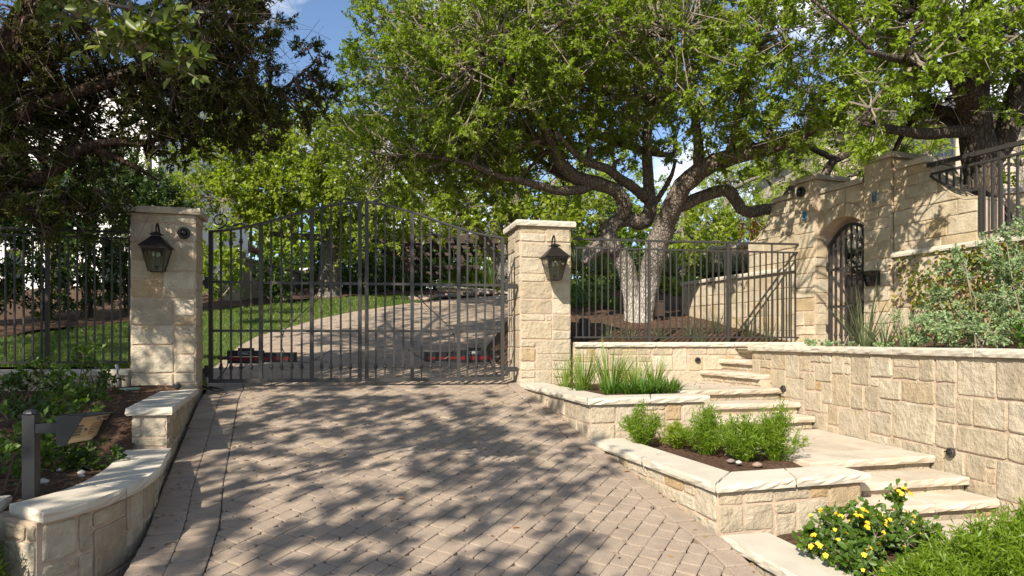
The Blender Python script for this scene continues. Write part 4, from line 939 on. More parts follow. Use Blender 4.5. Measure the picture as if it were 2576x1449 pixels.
# ------------------------------------------------------------------ small fixtures
def dome(c, n, r, label):
    n = nrm(n); p = thing('dome_camera', c, label, 'camera', 'dome cameras on stone')
    c = np.asarray(c, float); MB().lathe(c, [(r, 0), (r, .35 * r), (r * .86, .5 * r), (r * .66, .55 * r), (r * .62, .4 * r)], 18, n).make('housing', M['black'], p, True)
    MB().lathe(c + n * .45 * r, [(r * .58, 0), (r * .54, .3 * r), (r * .4, .52 * r), (r * .16, .64 * r), (.002, .66 * r)], 14, n).make('dome', M['screen'], p, True)
q = np.array((-3.52, 7.62)) - fL * .125; dome((q[0] - dL[0] * .02, q[1] - dL[1] * .02, 2.795), (-dL[0], -dL[1], 0), .065, 'round dark dome camera on the shaded gate pillar')
q = P0 + at_ * .16 + an * .035; dome((*q, 3.66), (*an, 0), .07, 'round dark dome camera high on the stone gateway')
for s, z, lb in ((.22, 3.32, 'open blue electrical box on the left post of the stone gateway'), (1.36, 3.36, 'open blue electrical box on the right post of the stone gateway')):
    q = P0 + at_ * s + an * .034; p = thing('electrical_box', (*q, z), lb, 'electrical box', 'blue boxes in the gateway'); c = np.array((*q, z)); A3 = np.array((*at_, 0)); N3 = np.array((*an, 0))
    m = MB(); m.frame_box(c - A3 * .024, A3 * .003, N3 * .012, (0, 0, .055)).frame_box(c + A3 * .024, A3 * .003, N3 * .012, (0, 0, .055)).frame_box(c + np.array((0, 0, .052)), A3 * .021, N3 * .012, (0, 0, .003)).frame_box(c - np.array((0, 0, .052)), A3 * .021, N3 * .012, (0, 0, .003)).frame_box(c - N3 * .008, A3 * .021, N3 * .002, (0, 0, .049)); m.make('box', M['blue'], p)
    MB().tube(spline([c, c + N3 * .02 - np.array((0, 0, .04)), c + N3 * .014 + A3 * .02 - np.array((0, 0, .075))], .01), .004, 5).tube(spline([c, c + N3 * .02 + A3 * .01, c + N3 * .01 - A3 * .02 - np.array((0, 0, .07))], .01), .003, 5).make('wires', M['wood'], p)
def steplight(c, n, label, r=.036):
    n = nrm(n); c = np.asarray(c, float); p = thing('step_light', c, label, 'step light', 'round step lights set in the walls')
    MB().lathe(c, [(r, -.01), (r, .010), (r * .9, .014), (.002, .014)], 18, n).make('face', M['iron'], p)
    a = nrm(np.cross((0, 0, 1), n)); V = []
    for k in range(9):
        t = math.pi * k / 8; e = a * math.cos(t) * r * .8 + np.array((0, 0, 1)) * math.sin(t) * r * .8; V.append(c + e + n * .0135)
    for k in range(9):
        t = math.pi * k / 8; e = a * math.cos(t) * r * .85 + np.array((0, 0, 1)) * math.sin(t) * r * .25; V.append(c + e + n * .034)
    MB().add(V, [(k, k + 1, 10 + k, 9 + k) for k in range(8)]).make('eyelid', M['bronze'], p, True)
q = bo + bd * 1.70 + bn * .024 ; steplight((*q, 1.345), (*bn, 0), 'round step light beside the two narrow steps', .038)
q = wall_pt(7.62) + nr_ * .012; steplight((*q, 1.07), (*nr_, 0), 'round step light by the top of the upper steps')
q = wall_pt(5.20) + nr_ * .014; steplight((*q, .75), (*nr_, 0), 'round step light above the lower steps in the long wall', .038)
# wall intercom on the gateway
A3, N3, U3 = np.array((*at_, 0)), np.array((*an, 0)), np.array((0, 0, 1.))
def intercom(c, X, N, w, h, label, gold, name='intercom', grp=None, par=None, dep=.115):
    """hooded call box: c middle of the back, X along the face, N outwards"""
    p = par or thing(name, c, label, 'intercom', grp)
    t, b = dep * h / .1, .26 * dep * h / .1   # hood depth top / bottom
    sh = lambda sx: [c + X * sx * w + N * d + U3 * z for d, z in ((0, -h), (b + .02, -h), (t + .02, h), (0, h))]
    m = MB()
    for sx in (-1, 1):
        a_, b_ = sh(sx), sh(sx * .965); m.hexa([*a_, *b_] if sx < 0 else [*b_, *a_])
    m.hexa([c - X * w * .96 + U3 * (h - .006), c + X * w * .96 + U3 * (h - .006), c + X * w * .96 + N * (t + .02) + U3 * (h - .006), c - X * w * .96 + N * (t + .02) + U3 * (h - .006), c - X * w * .96 + U3 * h, c + X * w * .96 + U3 * h, c + X * w * .96 + N * (t + .02) + U3 * h, c - X * w * .96 + N * (t + .02) + U3 * h])
    m.frame_box(c + N * .004, X * w * .96, N * .004, U3 * h * .98); m.make('hood', M['black'], p)
    fp = MB(); dd = lambda z: b + (t - b - .015) * (z + h) / (2 * h)
    z1_, z2_, z3_ = -h * .96, -h * .62, h * .48
    Q = [(z1_, .024), (z2_, dd(z2_)), (z3_, dd(z3_) * .92), (z3_ + .001, dd(z3_) + .012), (h * .93, t + .0)]
    V = [c + X * sx * w * .93 + N * d + U3 * z for z, d in Q for sx in (-1, 1)]
    fp.add(V, [(2 * i, 2 * i + 1, 2 * i + 3, 2 * i + 2) for i in range(len(Q) - 1)]); fp.make('face_plate', gold, p)
    fx = lambda sx, z, e=.002: c + X * sx * w + N * (float(np.interp(z, [q_[0] for q_ in Q], [q_[1] for q_ in Q])) + e) + U3 * z
    kx, kz = .085 * w, .06 * h
    for r in range(4):
        for k in range(3): MB().frame_box(fx(-.72 + .2 * k, h * (.22 - .2 * r), .003), X * kx * .75, N * .003, U3 * kz).make('key', M['pvc'], p)
    m = MB(); [m.frame_box(fx(.48, h * (.3 - .12 * r), .001), X * w * (.24 - .05 * abs(r - 3) / 3), N * .001, U3 * h * .018) for r in range(7)]; m.make('speaker_slots', M['screen'], p)
    m = MB()
    for k in range(5):
        a = 2 * math.pi * k / 5 + math.pi / 2; cc = fx(-.02, -.05 * h, .003); e = X * math.cos(a) + U3 * math.sin(a); e2_ = X * math.cos(a + .63) + U3 * math.sin(a + .63); e3_ = X * math.cos(a - .63) + U3 * math.sin(a - .63)
        m.add([cc, cc + e3_ * .006, cc + e * .017, cc + e2_ * .006], [(0, 1, 2, 3)])
    m.make('star_emblem', M['screen'], p)
    MB().lathe(fx(.25, h * .72, .002), [(.014, 0), (.014, .004), (.002, .004)], 14, N).make('camera_eye', M['pvc'], p)
    MB().lathe(fx(.50, h * .72, .002), [(.004, 0), (.004, .003)], 8, N).make('sensor', M['screen'], p)
    MB().frame_box(fx(.74, h * .73, .003), X * w * .15, N * .002, U3 * h * .11).make('display', M['screen'], p)
    return p
q = P0 + at_ * 1.36 + an * .036; intercom(np.array((*q, 2.36)), A3, N3, .085, .09, 'small black wall intercom on the right post of the stone gateway', M['bronze'], 'intercom')
# pedestal intercom at the left
pc = np.array((-2.62, 3.72, 0)); IP = thing('intercom_pedestal', (*pc[:2], .68), 'black post with side arm carrying a brass faced call box', 'intercom')
MB().bar(pc + U3 * .5, pc + U3 * 1.20, .062, side=(1, .15, 0)).make('post', M['black'], IP)
MB().lathe(pc + U3 * 1.20, [(.036, 0), (.04, .006), (.036, .014), (.026, .024), (.002, .03)], 10).make('post_cap', M['black'], IP)
ax = np.array((.985, .17, 0)); MB().bar(pc + ax * .03 + U3 * 1.125, pc + ax * .215 + U3 * 1.125, .055, .05).make('arm', M['black'], IP)
bx = pc + ax * .275 + U3 * 1.118
Xd = nrm((.20, .98, 0)); Nd = np.array((Xd[1], -Xd[0], 0))
intercom(bx - Nd * .085, Xd, Nd, .11, .080, '', M['gold'], par=IP, dep=.19)
# odds and ends by the left pillar
q = np.array((-4.05, 7.24)); tag(MB().lathe((*q, 1.085), [(.10, 0), (.10, .012), (.085, .018), (.002, .018)], 18).make('valve_cover', M['green']), 'round pale green valve lid in the mulch by the pillar', 'valve lid', kind='thing')
tag(MB().lathe((-3.60, 7.34, 1.10), [(.035, 0), (.035, .035), (.03, .045), (.002, .045)], 12).make('puck_light', M['black']), 'small black puck light at the foot of the shaded pillar', 'light', kind='thing')
tag(MB().tube(spline([(-4.26, 7.40, 1.02), (-4.265, 7.40, 1.16), (-4.27, 7.40, 1.28), (-4.30, 7.42, 1.34)], .04), .018, 8).make('conduit', M['pvc']), 'grey conduit pipe bent over the kerb beside the pillar', 'pipe', kind='thing')
# uplight and stake behind the fence
UL = thing('spotlight', (1.0, 9.55, 1.6), 'black landscape spotlight behind the fence next to the pillar', 'light')
MB().lathe((1.0, 9.55, 1.5), [(.04, 0), (.035, .06), (.06, .07), (.075, .26), (.09, .33), (.088, .34), (.06, .30)], 12, (.05, .1, 1)).make('body', M['black'], UL)
MB().lathe((1.012, 9.585, 1.80), [(.085, 0), (.088, .10), (.07, .08)], 12, (.12, .3, 1)).make('shroud', M['black'], UL)
tb = thing('junction_box', (2.42, 11.2, 1.95), 'brown box on a stake beside the forked oak trunk', 'box'); MB().frame_box((2.42, 11.2, 2.13), (.06, .01, 0), (-.01, .05, 0), (0, 0, .12)).make('case', M['wood'], tb); MB().frame_box((2.42, 11.2, 2.255), (.07, .01, 0), (-.01, .06, 0), (0, 0, .008)).make('lid', M['wood'], tb); MB().bar((2.42, 11.2, 1.85), (2.42, 11.2, 2.01), .03).make('stake', M['wood'], tb)

# ------------------------------------------------------------------ buildings and garden walls beyond
def brickmat(name, c1, c2, mo, sx):
    m, t, b = mat(name); N = t.nodes.new; K = t.links.new; co = N("ShaderNodeTexCoord"); br = N("ShaderNodeTexBrick")
    br.inputs["Color1"].default_value = (*c1, 1); br.inputs["Color2"].default_value = (*c2, 1); br.inputs["Mortar"].default_value = (*mo, 1); br.inputs["Scale"].default_value = sx; br.inputs["Mortar Size"].default_value = .012
    mp = N("ShaderNodeMapping"); mp.inputs["Rotation"].default_value = (rad(90), 0, 0); K(co.outputs["Object"], mp.inputs[0]); K(mp.outputs[0], br.inputs[0]); K(br.outputs[0], b.inputs["Base Color"])
    bm = N("ShaderNodeBump"); bm.inputs["Strength"].default_value = .5; K(br.outputs["Fac"], bm.inputs["Height"]); bm.invert = True; K(bm.outputs[0], b.inputs["Normal"]); b.inputs["Roughness"].default_value = .9; return m
M['block'] = brickmat('house limestone', (.46, .39, .29), (.41, .34, .25), (.36, .30, .23), 1.3)
HO = thing('stone_house', (14, 20.5, 3), 'pale stone house with dark window frames behind the right oak', 'house')
MB().prism([(9.6, 21.2), (13.1, 20.0), (19, 20.0), (19, 27), (9.6, 27)], 1.5, 8.0).make('wall', M['block'], HO)
MB().prism([(9.2, 20.8), (13.0, 19.5), (19.4, 19.5), (19.4, 27.4), (9.2, 27.4)], 8.002, 8.2).make('eave', M['roofdark'], HO)
mk('roof', [(9.2, 20.8, 8.202), (13.0, 19.5, 8.202), (19.4, 19.5, 8.202), (19.4, 27.4, 8.202), (9.2, 27.4, 8.202), (12, 24, 10), (18, 24, 10)], [(0, 1, 5), (1, 2, 6, 5), (2, 3, 6), (3, 4, 5, 6), (4, 0, 5)], M['roofdark'], HO)
wd = nrm((13.1 - 9.6, 20.0 - 21.2, 0)); wnn = np.array((wd[1], -wd[0], 0))
for s, zc in ((2.55, 7.0), (3.3, 7.0), (2.55, 4.8), (3.3, 4.8)):
    c = np.array((9.6, 21.2, 0)) + wd * s + U3 * zc + wnn * .0
    w = MB(); 
    for sx in (-1, 1): w.frame_box(c + wd * sx * .27, wd * .03, wnn * .05, U3 * .7)
    for sz in (-.67, 0, .67): w.frame_box(c + U3 * sz, wd * .24, wnn * .045, U3 * .03)
    w.frame_box(c, wd * .015, wnn * .04, U3 * .64); fr_ = w.make('window', M['roofdark'], HO)
    MB().frame_box(c, wd * .24, wnn * .02, U3 * .64).make('pane', M['pane'], fr_)
NH = thing('white_house', (-13, 24, 2), 'tall white stucco house behind the trees on the left', 'house')
cpt = np.array((-11.4, 22.0)); la = nrm((-.9, .43)); ra = nrm((.43, .9))
MB().prism([cpt, cpt + ra * 3.7, cpt + ra * 3.7 + la * 17, cpt + la * 17], 1.2, 10.2).make('wall', M['white'], NH)
MB().prism([cpt - ra * .5 - la * .5, cpt + ra * 4.2 - la * .5, cpt + ra * 4.2 + la * 17, cpt - ra * .5 + la * 17], 10.203, 10.4).make('eave', M['wood'], NH)
rb = [cpt - ra * .6 - la * .6, cpt + ra * 4.3 - la * .6, cpt + ra * 4.3 + la * 17, cpt - ra * .6 + la * 17]; md = (rb[0] + rb[1]) / 2 + la * 2.2; me_ = (rb[2] + rb[3]) / 2
mk('roof', [(*r, 10.42) for r in rb] + [(*md, 11.6), (*me_, 11.6)], [(0, 1, 4), (1, 2, 5, 4), (2, 3, 5), (3, 0, 4, 5)], M['tile'], NH)
nl = -ra; 
for s in (2.2, 5.0, 7.8, 10.5):
    for zc in (4.2, 7.6):
        c = np.array((*(cpt + la * s + nl * .0), zc)); X = np.array((*la, 0)); N_ = np.array((*nl, 0)); w = MB()
        for sx in (-1, 1): w.frame_box(c + X * sx * .5, X * .04, N_ * .06, U3 * .8)
        for sz in (-.78, 0, .78): w.frame_box(c + U3 * sz, X * .46, N_ * .05, U3 * .035)
        fr_ = w.make('window', M['wood'], NH); MB().frame_box(c, X * .46, N_ * .02, U3 * .76).make('pane', M['pane'], fr_)
MB().tube([(*(cpt + la * .35 + nl * .08), 1.5), (*(cpt + la * .35 + nl * .08), 10.1)], .06, 8).make('downspout', M['wood'], NH)
TH = thing('tile_roofed_house', (-11.5, 29, 3), 'low white wing with a red clay tile roof beyond the tan wall', 'house')
MB().prism([(-14.5, 27.5), (-11.1, 27.5), (-11.1, 28.4), (-14.5, 28.4)], 2, 5.5).make('wall', M['white'], TH)
mk('roof', [(-14.9, 27.1, 5.3), (-10.6, 27.1, 5.3), (-10.6, 28.7, 5.3), (-14.9, 28.7, 5.3), (-12.8, 27.1, 6.5), (-12.8, 28.7, 6.5)], [(0, 1, 4), (1, 2, 5, 4), (2, 3, 5), (3, 0, 4, 5), (3, 2, 1, 0)], M['tile'], TH)
for k in range(6): MB().tube([(-10.58, 27.22 + k * .27, 5.33), (-12.75, 27.22 + k * .27, 6.53)], .09, 6).make('roof_tile', M['tile'], TH)
SW = thing('stucco_wall', (-7.6, 22, 3), 'tan stucco garden wall with posts at the back of the lawn', 'wall')
sa, sb_ = np.array((-7.55, 18.6)), np.array((-7.9, 26.5)); sd_ = nrm(sb_ - sa); sn = np.array((-sd_[1], sd_[0]))
def swall(a, b, z0a, z0b, za, zb_):
    w = .10; P = [a + sn * w, b + sn * w, b - sn * w, a - sn * w]; Z = [(z0a, za), (z0b, zb_), (z0b, zb_), (z0a, za)]
    V = [(*p, z[0]) for p, z in zip(P, Z)] + [(*p, z[1]) for p, z in zip(P, Z)]; MB().hexa(V).make('wall_panel', M['tan'], SW)
    V = [(*(p + (sn if i < 2 else -sn) * .05), z[1] + .003) for i, (p, z) in enumerate(zip(P, Z))] + [(*(p + (sn if i < 2 else -sn) * .05), z[1] + .07) for i, (p, z) in enumerate(zip(P, Z))]; MB().hexa(V).make('coping', M['tan'], SW)
swall(sa, sb_, 2.0, 3.0, 3.85, 4.12)
for c, zt in ((sa, 4.02), (sb_, 4.32)):
    MB().frame_box((*c, zt - 1.2), (*(sd_ * .22), 0), (*(sn * .22), 0), (0, 0, 1.2)).make('post', M['tan'], SW); MB().frame_box((*c, zt + .045), (*(sd_ * .27), 0), (*(sn * .27), 0), (0, 0, .04)).make('post_cap', M['white'], SW)
PG = thing('pergola', (-3.3, 25.5, 3.4), 'dark wooden pergola in the shade beyond the driveway bend', 'pergola')
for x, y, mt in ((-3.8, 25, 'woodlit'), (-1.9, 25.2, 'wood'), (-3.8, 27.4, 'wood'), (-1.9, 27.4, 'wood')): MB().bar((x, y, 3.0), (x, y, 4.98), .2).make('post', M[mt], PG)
for y in (25.05, 27.4): MB().bar((-5.2, y, 5.08), (-.5, y, 5.08), .12, .2).make('beam', M['wood'], PG); MB().bar((-4.6, y, 4.3), (-1.2, y, 4.3), .1, .16).make('tie_beam', M['wood'], PG)
for k in range(11): MB().bar((-5.0 + k * .42, 24.3, 5.27), (-5.0 + k * .42, 28.2, 5.27), .07, .17).make('rafter', M['wood'], PG)
for k in range(13): MB().bar((-5.3, 24.4 + k * .3, 5.40), (-.4, 24.4 + k * .3, 5.40), .05, .08).make('slat', M['wood'], PG)
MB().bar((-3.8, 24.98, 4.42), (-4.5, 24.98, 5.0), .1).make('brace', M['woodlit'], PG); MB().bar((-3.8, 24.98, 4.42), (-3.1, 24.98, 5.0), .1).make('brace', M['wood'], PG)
for x, y in ((-5.3, 26.3), (-2.6, 24.9)):
    ch = thing('patio_chair', (x, y, 3.45), 'black metal patio chair under the pergola' if x < -4 else 'black metal patio chair beside the pergola post', 'chair', 'patio chairs by the pergola'); 
    MB().frame_box((x, y, 3.9), (.27, 0, 0), (0, .25, 0), (0, 0, .02)).make('seat', M['black'], ch)
    for k in range(5): MB().bar((x - .24 + k * .12, y + .25, 3.93), (x - .24 + k * .12, y + .28, 4.35), .02).make('back_bar', M['black'], ch)
    MB().bar((x - .26, y + .28, 4.36), (x + .26, y + .28, 4.36), .03).make('back_rail', M['black'], ch)
    for a in (-1, 1):
        for b in (-1, 1): MB().bar((x + a * .25, y + b * .23, 3.3), (x + a * .25, y + b * .23, 3.88), .03).make('leg', M['black'], ch)
pot = thing('terracotta_pot', (-4.35, 24.6, 3.4), 'round terracotta pot at the foot of the pergola', 'pot'); MB().lathe((-4.35, 24.6, 3.36), [(.12, 0), (.26, .12), (.30, .28), (.24, .46), (.17, .52), (.20, .55), (.16, .55), (.14, .48)], 14).make('pot', M['tile'], pot, True)
GB = thing('stone_planter', (2.9, 13.6, 2.2), 'pale square stone planter box behind the fence', 'planter')
def block_wall(name, par, a, b, w, z0, z1, m='stone_arch', cap=True):
    a, b = np.array(a, float), np.array(b, float); d = nrm(b - a); n = np.array((d[1], -d[0])); L_ = np.linalg.norm(b - a)
    MB().prism([a, b, b - n * w, a - n * w] if np.cross(b - a, -n) > 0 else [a - n * w, b - n * w, b, a], z0, z1).make('mortar_core', M['mortar'], par)
    stone_wall(par, flat_surf(a, d, n), L_, z0 + .02, z1 - z0 - .02, layout=courses(L_, z1 - z0 - .02, (.15, .22), (.25, .5)), **st)
    P = [a + n * .05 - d * .04, b + n * .05 + d * .04, b - n * (w + .05) + d * .04, a - n * (w + .05) - d * .04]
    if cap: slab('coping_stone', P if np.cross(P[1] - P[0], P[2] - P[1]) > 0 else P[::-1], z1 + .003, z1 + .07, M['coping'], par)
x0 = at(1785, 690, 13.2); x1 = at(1925, 690, 12.6)
block_wall('', GB, x0[:2], x1[:2], .9, 2.3, 3.35)
UW = thing('garden_wall', (7, 8.8, 3), 'pale stone wall on the upper terrace right of the big oak', 'wall'); block_wall('', UW, (6.35, 9.6), (9.2, 8.2), .3, 2.6, 3.62)
IN = thing('garden_wall', (5.6, 10.4, 1.5), 'inner stone wall seen through the arched garden gate', 'wall'); block_wall('', IN, (4.35, 11.2), (6.6, 9.7), .3, 1.4, 2.46)
innersoil = mk('inner_bed', [(4.5, 11.2, 2.4), (6.6, 9.9, 2.4), (8, 12, 3.0), (5.5, 13.5, 2.9)], [(0, 1, 2, 3)], M['mulch']); tag(innersoil, kind='structure')
ip = mk('inner_path', [(3.9, 10.9, 1.49), (4.3, 9.4, 1.49), (5.2, 8.2, 1.49), (6.8, 9.4, 1.49), (4.6, 11.3, 1.49)], [(0, 1, 2, 3, 4)], M['tread']); tag(ip, kind='structure')
LW = thing('garden_wall', (-1.6, 24.6, 3.2), 'low pale stone edging under the palmettos at the bend', 'wall'); block_wall('', LW, (-2.35, 23.35), (-.6, 25.1), .3, 2.9, 3.42)
# ------------------------------------------------------------------ vegetation
UP = np.array((0, 0, 1.0)); TOSUN = -np.array(LD)
def rdir(n): return nrows(NR.normal(size=(n, 3)))
def leaves(C, A, size, aspect=.45, up=.6, fold=.12, pts6=False):
    """leaf blades: C base points, A long axes"""
    n = len(C); size = np.broadcast_to(size, (n,))[:, None]
    nn = nrows(rdir(n) + (UP * .5 + TOSUN * .7) * up); B = nrows(np.cross(nn, A)); nn = np.cross(A, B)
    w = size * aspect * .5
    if not pts6:
        V = np.stack([C, C + A * size * .5 + B * w + nn * fold * size, C + A * size, C + A * size * .5 - B * w + nn * fold * size], 1).reshape(-1, 3)
        return V, np.arange(4 * n).reshape(n, 4)
    V = np.stack([C, C + A * size * .33 + B * w * .85 + nn * fold * size * .7, C + A * size * .72 + B * w * .9 + nn * fold * size, C + A * size - nn * size * .05, C + A * size * .72 - B * w * .9 + nn * fold * size, C + A * size * .33 - B * w * .85 + nn * fold * size * .7], 1).reshape(-1, 3)
    i = np.arange(n)[:, None] * 6
    return V, np.concatenate([i + np.array([[0, 1, 2, 3]]), i + np.array([[0, 3, 4, 5]])])
def strips(S, E, w):
    """thin flat twigs from S to E"""
    d = nrows(E - S); B = nrows(np.cross(d, rdir(len(S)))); n = len(S)
    V = np.stack([S + B * w, S - B * w, E - B * w * .4, E + B * w * .4], 1).reshape(-1, 3); return V, np.arange(4 * n).reshape(n, 4)
def sprays(C, O, rad_, nt, nl, size, aspect=.45, out_=.7, up=.6, spread=.8, pts6=False, lift=.15, twigw=.003):
    """clumps of twigs with leaves: C centres, O outward directions"""
    n = len(C); d = nrows(np.repeat(O, nt, 0) * out_ + rdir(n * nt) + UP * lift); ln = np.repeat(np.broadcast_to(rad_, (n,)), nt) * NR.uniform(.55, 1.25, n * nt)
    S = np.repeat(C, nt, 0) + rdir(n * nt) * np.repeat(np.broadcast_to(rad_, (n,)), nt)[:, None] * NR.uniform(0, .35, (n * nt, 1)) - d * ln[:, None] * .25
    E = S + d * ln[:, None]; t = NR.uniform(.15, 1.0, (n * nt, nl)); 
    P = (S[:, None, :] + (E - S)[:, None, :] * t[:, :, None]).reshape(-1, 3)
    A = nrows(np.repeat(d, nl, 0) * .6 + rdir(n * nt * nl) * spread)
    Lv = leaves(P, A, size * NR.uniform(.5, 1.4, len(P)), aspect, up, pts6=pts6)
    return Lv, strips(S, E, twigw)
def join(parts):
    V = []; F = []; o = 0
    for v, f in parts: V.append(v); F.append(f + o); o += len(v)
    return np.concatenate(V), np.concatenate(F)
def ball(c, r, n, shell=.35, squash=None):
    """points in an ellipsoid, denser to the outside; returns points and outward directions"""
    c = np.asarray(c, float); r = np.broadcast_to(np.asarray(r, float), (3,)); D = rdir(n); q = NR.uniform(shell ** 3, 1, (n, 1)) ** (1 / 3)
    return c + D * r * q, nrows(D / r)
def limbs_mesh(b, limbs, sides=9, jit=.07):
    out_ = []
    for P in limbs:
        Q = spline(np.array([(*p[:3], p[3]) for p in P]), .14); r = Q[:, 3] * (1 + NR.uniform(-jit, jit, len(Q)))
        Q[1:-1, :3] += NR.normal(size=(len(Q) - 2, 3)) * r[1:-1, None] * .05
        b.tube(Q[:, :3], r, sides); out_.append((Q[:, :3], r))
    return out_
def tree(name, base, label, limbs, lobes, leafm, barkm, twigm, clump=.32, nt=5, nl=14, size=.055, dens=38, aspect=.45, group=None, boughs=True, bare=0, up=1.0, pts6=False, spread=.8, shell=.3, cat='tree', lift=.15):
    """limbs: rows (x, y, z, radius); lobes: (centre, radius[, density])"""
    p = thing(name, base, label, cat, group); b = MB(); sk = limbs_mesh(b, limbs) if limbs else []
    pts = np.concatenate([s[0] for s in sk]) if sk else np.array([base], float); rs = np.concatenate([s[1] for s in sk]) if sk else np.array([.05])
    Cs = []; Os = []; bt = MB()
    for lb in lobes:
        c, r = np.asarray(lb[0], float), lb[1]; k = lb[2] if len(lb) > 2 else 1.0
        rr = np.broadcast_to(np.asarray(r, float), (3,)); vol = float(np.prod(rr)) ** (2 / 3)
        n = max(4, int(dens * k * vol)); C, O = ball(c, rr, n, shell); Cs.append(C); Os.append(O)
        if boughs:
            # a bough from the nearest limb into the lobe, then branchlets to its clumps
            dd = np.linalg.norm(pts - c, axis=1) - rs * 3; i = int(np.argmin(dd)); s = pts[i]; r0 = min(rs[i] * .7, .055 + .012 * np.linalg.norm(c - s))
            m1_ = lerp(s, c, .5) + NR.normal(size=3) * .15 * np.linalg.norm(c - s) + UP * .1; Q = spline(np.array([(*s, r0), (*m1_, r0 * .7), (*c, r0 * .38)]), .25)
            b.tube(Q[:, :3], Q[:, 3], 6)
            for j in NR.permutation(n)[:min(n, int(10 + n * .35))]:
                a = Q[NR.integers(len(Q) // 3, len(Q)), :3]; e = C[j]; mid = lerp(a, e, .5) + NR.normal(size=3) * .12 * np.linalg.norm(e - a)
                bt.tube([a, mid, e], [.012, .008, .004], 4, False)
    b.make('trunk', M[barkm], p, True)
    C, O = np.concatenate(Cs), np.concatenate(Os)
    (Lv, Lf), (Tv, Tf) = sprays(C, O, clump, nt, nl, size, aspect, up=up, pts6=pts6, spread=spread, lift=lift)
    mk('crown', Lv, Lf, M[leafm], p)
    if bt.V: bt.make('branches', M[twigm], p)
    if bare:
        C2, O2 = C[NR.permutation(len(C))[:bare]], None; n = len(C2); S = np.repeat(C2, 7, 0) + NR.normal(size=(n * 7, 3)) * .12; E = S + nrows(NR.normal(size=(n * 7, 3)) + UP * -.1) * NR.uniform(.15, .5, (n * 7, 1)); E2 = E + nrows(nrows(E - S) + NR.normal(size=E.shape) * .5) * NR.uniform(.1, .3, (n * 7, 1))
        a = join([(Tv, Tf), strips(S, E, .0035), strips(E, E2, .002)]); Tv, Tf = a
    mk('twigs', Tv, Tf, M[twigm], p); return p
def lp(*rows): return [(*at(px, py, Y), r) for px, py, Y, r in rows]
def lob(rows): return [((at(q[0], q[1], q[2])), q[3]) + ((q[4],) if len(q) > 4 else ()) for q in rows]

# forked live oak behind the fence
OAK = [lp((1606, 826, 11.3, .30), (1606, 800, 11.3, .21), (1606, 765, 11.3, .15), (1605, 740, 11.3, .09)),
       lp((1590, 826, 11.3, .16), (1589, 790, 11.3, .135), (1586, 740, 11.3, .14), (1579, 690, 11.25, .15), (1566, 655, 11.2, .15), (1550, 630, 11.15, .155), (1528, 616, 11.1, .16), (1502, 622, 11.0, .15), (1482, 640, 10.9, .12), (1470, 662, 10.85, .06)),
       lp((1550, 632, 11.1, .15), (1532, 600, 11.1, .135), (1533, 575, 11.1, .13), (1552, 557, 11.15, .13), (1585, 552, 11.2, .12), (1612, 560, 11.2, .13), (1632, 545, 11.2, .125), (1636, 510, 11.2, .105), (1632, 469, 11.2, .095), (1629, 410, 11.1, .085), (1628, 350, 11, .075), (1640, 270, 10.8, .06), (1660, 180, 10.4, .045), (1680, 80, 10, .03)),
       lp((1628, 500, 11.2, .09), (1600, 478, 11.1, .085), (1560, 450, 10.9, .075), (1525, 424, 10.7, .07), (1482, 410, 10.5, .06), (1440, 380, 10.2, .045), (1400, 330, 9.9, .03)),
       lp((1560, 552, 11.15, .12), (1572, 522, 11, .115), (1552, 482, 10.9, .115), (1502, 462, 10.8, .115), (1450, 448, 10.7, .11), (1412, 412, 10.5, .10), (1396, 372, 10.3, .085), (1370, 320, 10, .065), (1320, 250, 9.7, .05), (1260, 160, 9.4, .035)),
       lp((1490, 460, 10.8, .09), (1470, 476, 10.7, .075), (1415, 481, 10.5, .07), (1364, 470, 10.3, .06), (1306, 453, 10.1, .055), (1239, 437, 10, .048), (1189, 414, 9.9, .04), (1120, 400, 9.8, .028), (1040, 390, 9.7, .018)),
       lp((1640, 520, 11.2, .05), (1668, 480, 11.1, .045), (1690, 440, 11, .035), (1700, 400, 10.9, .02)),
       lp((1622, 826, 11.3, .16), (1623, 790, 11.3, .145), (1628, 740, 11.25, .165), (1636, 690, 11.2, .175), (1648, 640, 11.0, .18), (1660, 600, 10.9, .18), (1674, 560, 10.8, .175), (1690, 525, 10.6, .16), (1716, 470, 10.4, .15), (1760, 430, 10.2, .14), (1815, 404, 10, .13), (1880, 385, 9.8, .115), (1950, 366, 9.6, .10), (2010, 345, 9.4, .08), (2080, 300, 9.1, .06), (2150, 240, 8.7, .04)),
       lp((1758, 432, 10.2, .10), (1757, 395, 10.2, .08), (1755, 350, 10.15, .07), (1745, 280, 10, .06), (1700, 180, 9.6, .045), (1690, 90, 9.2, .03)),
       lp((1830, 400, 10, .08), (1850, 330, 9.8, .065), (1870, 230, 9.4, .05), (1900, 120, 8.8, .035)),
       lp((1700, 520, 10.6, .12), (1728, 512, 10.6, .105), (1760, 497, 10.6, .10), (1800, 482, 10.6, .10), (1830, 481, 10.6, .10), (1850, 500, 10.6, .095), (1866, 525, 10.6, .09), (1890, 534, 10.6, .09), (1925, 526, 10.65, .088), (1960, 521, 10.7, .085), (1985, 490, 10.8, .085), (2005, 468, 10.9, .08), (2040, 458, 11, .078), (2070, 446, 11, .076), (2086, 418, 11, .07), (2102, 402, 11, .065), (2140, 384, 10.9, .055), (2180, 352, 10.7, .05), (2215, 318, 10.5, .045), (2240, 290, 10.3, .03)),
       lp((2100, 402, 11, .05), (2078, 390, 11, .05), (2055, 380, 10.9, .045), (2020, 362, 10.8, .04), (1990, 358, 10.7, .03))]
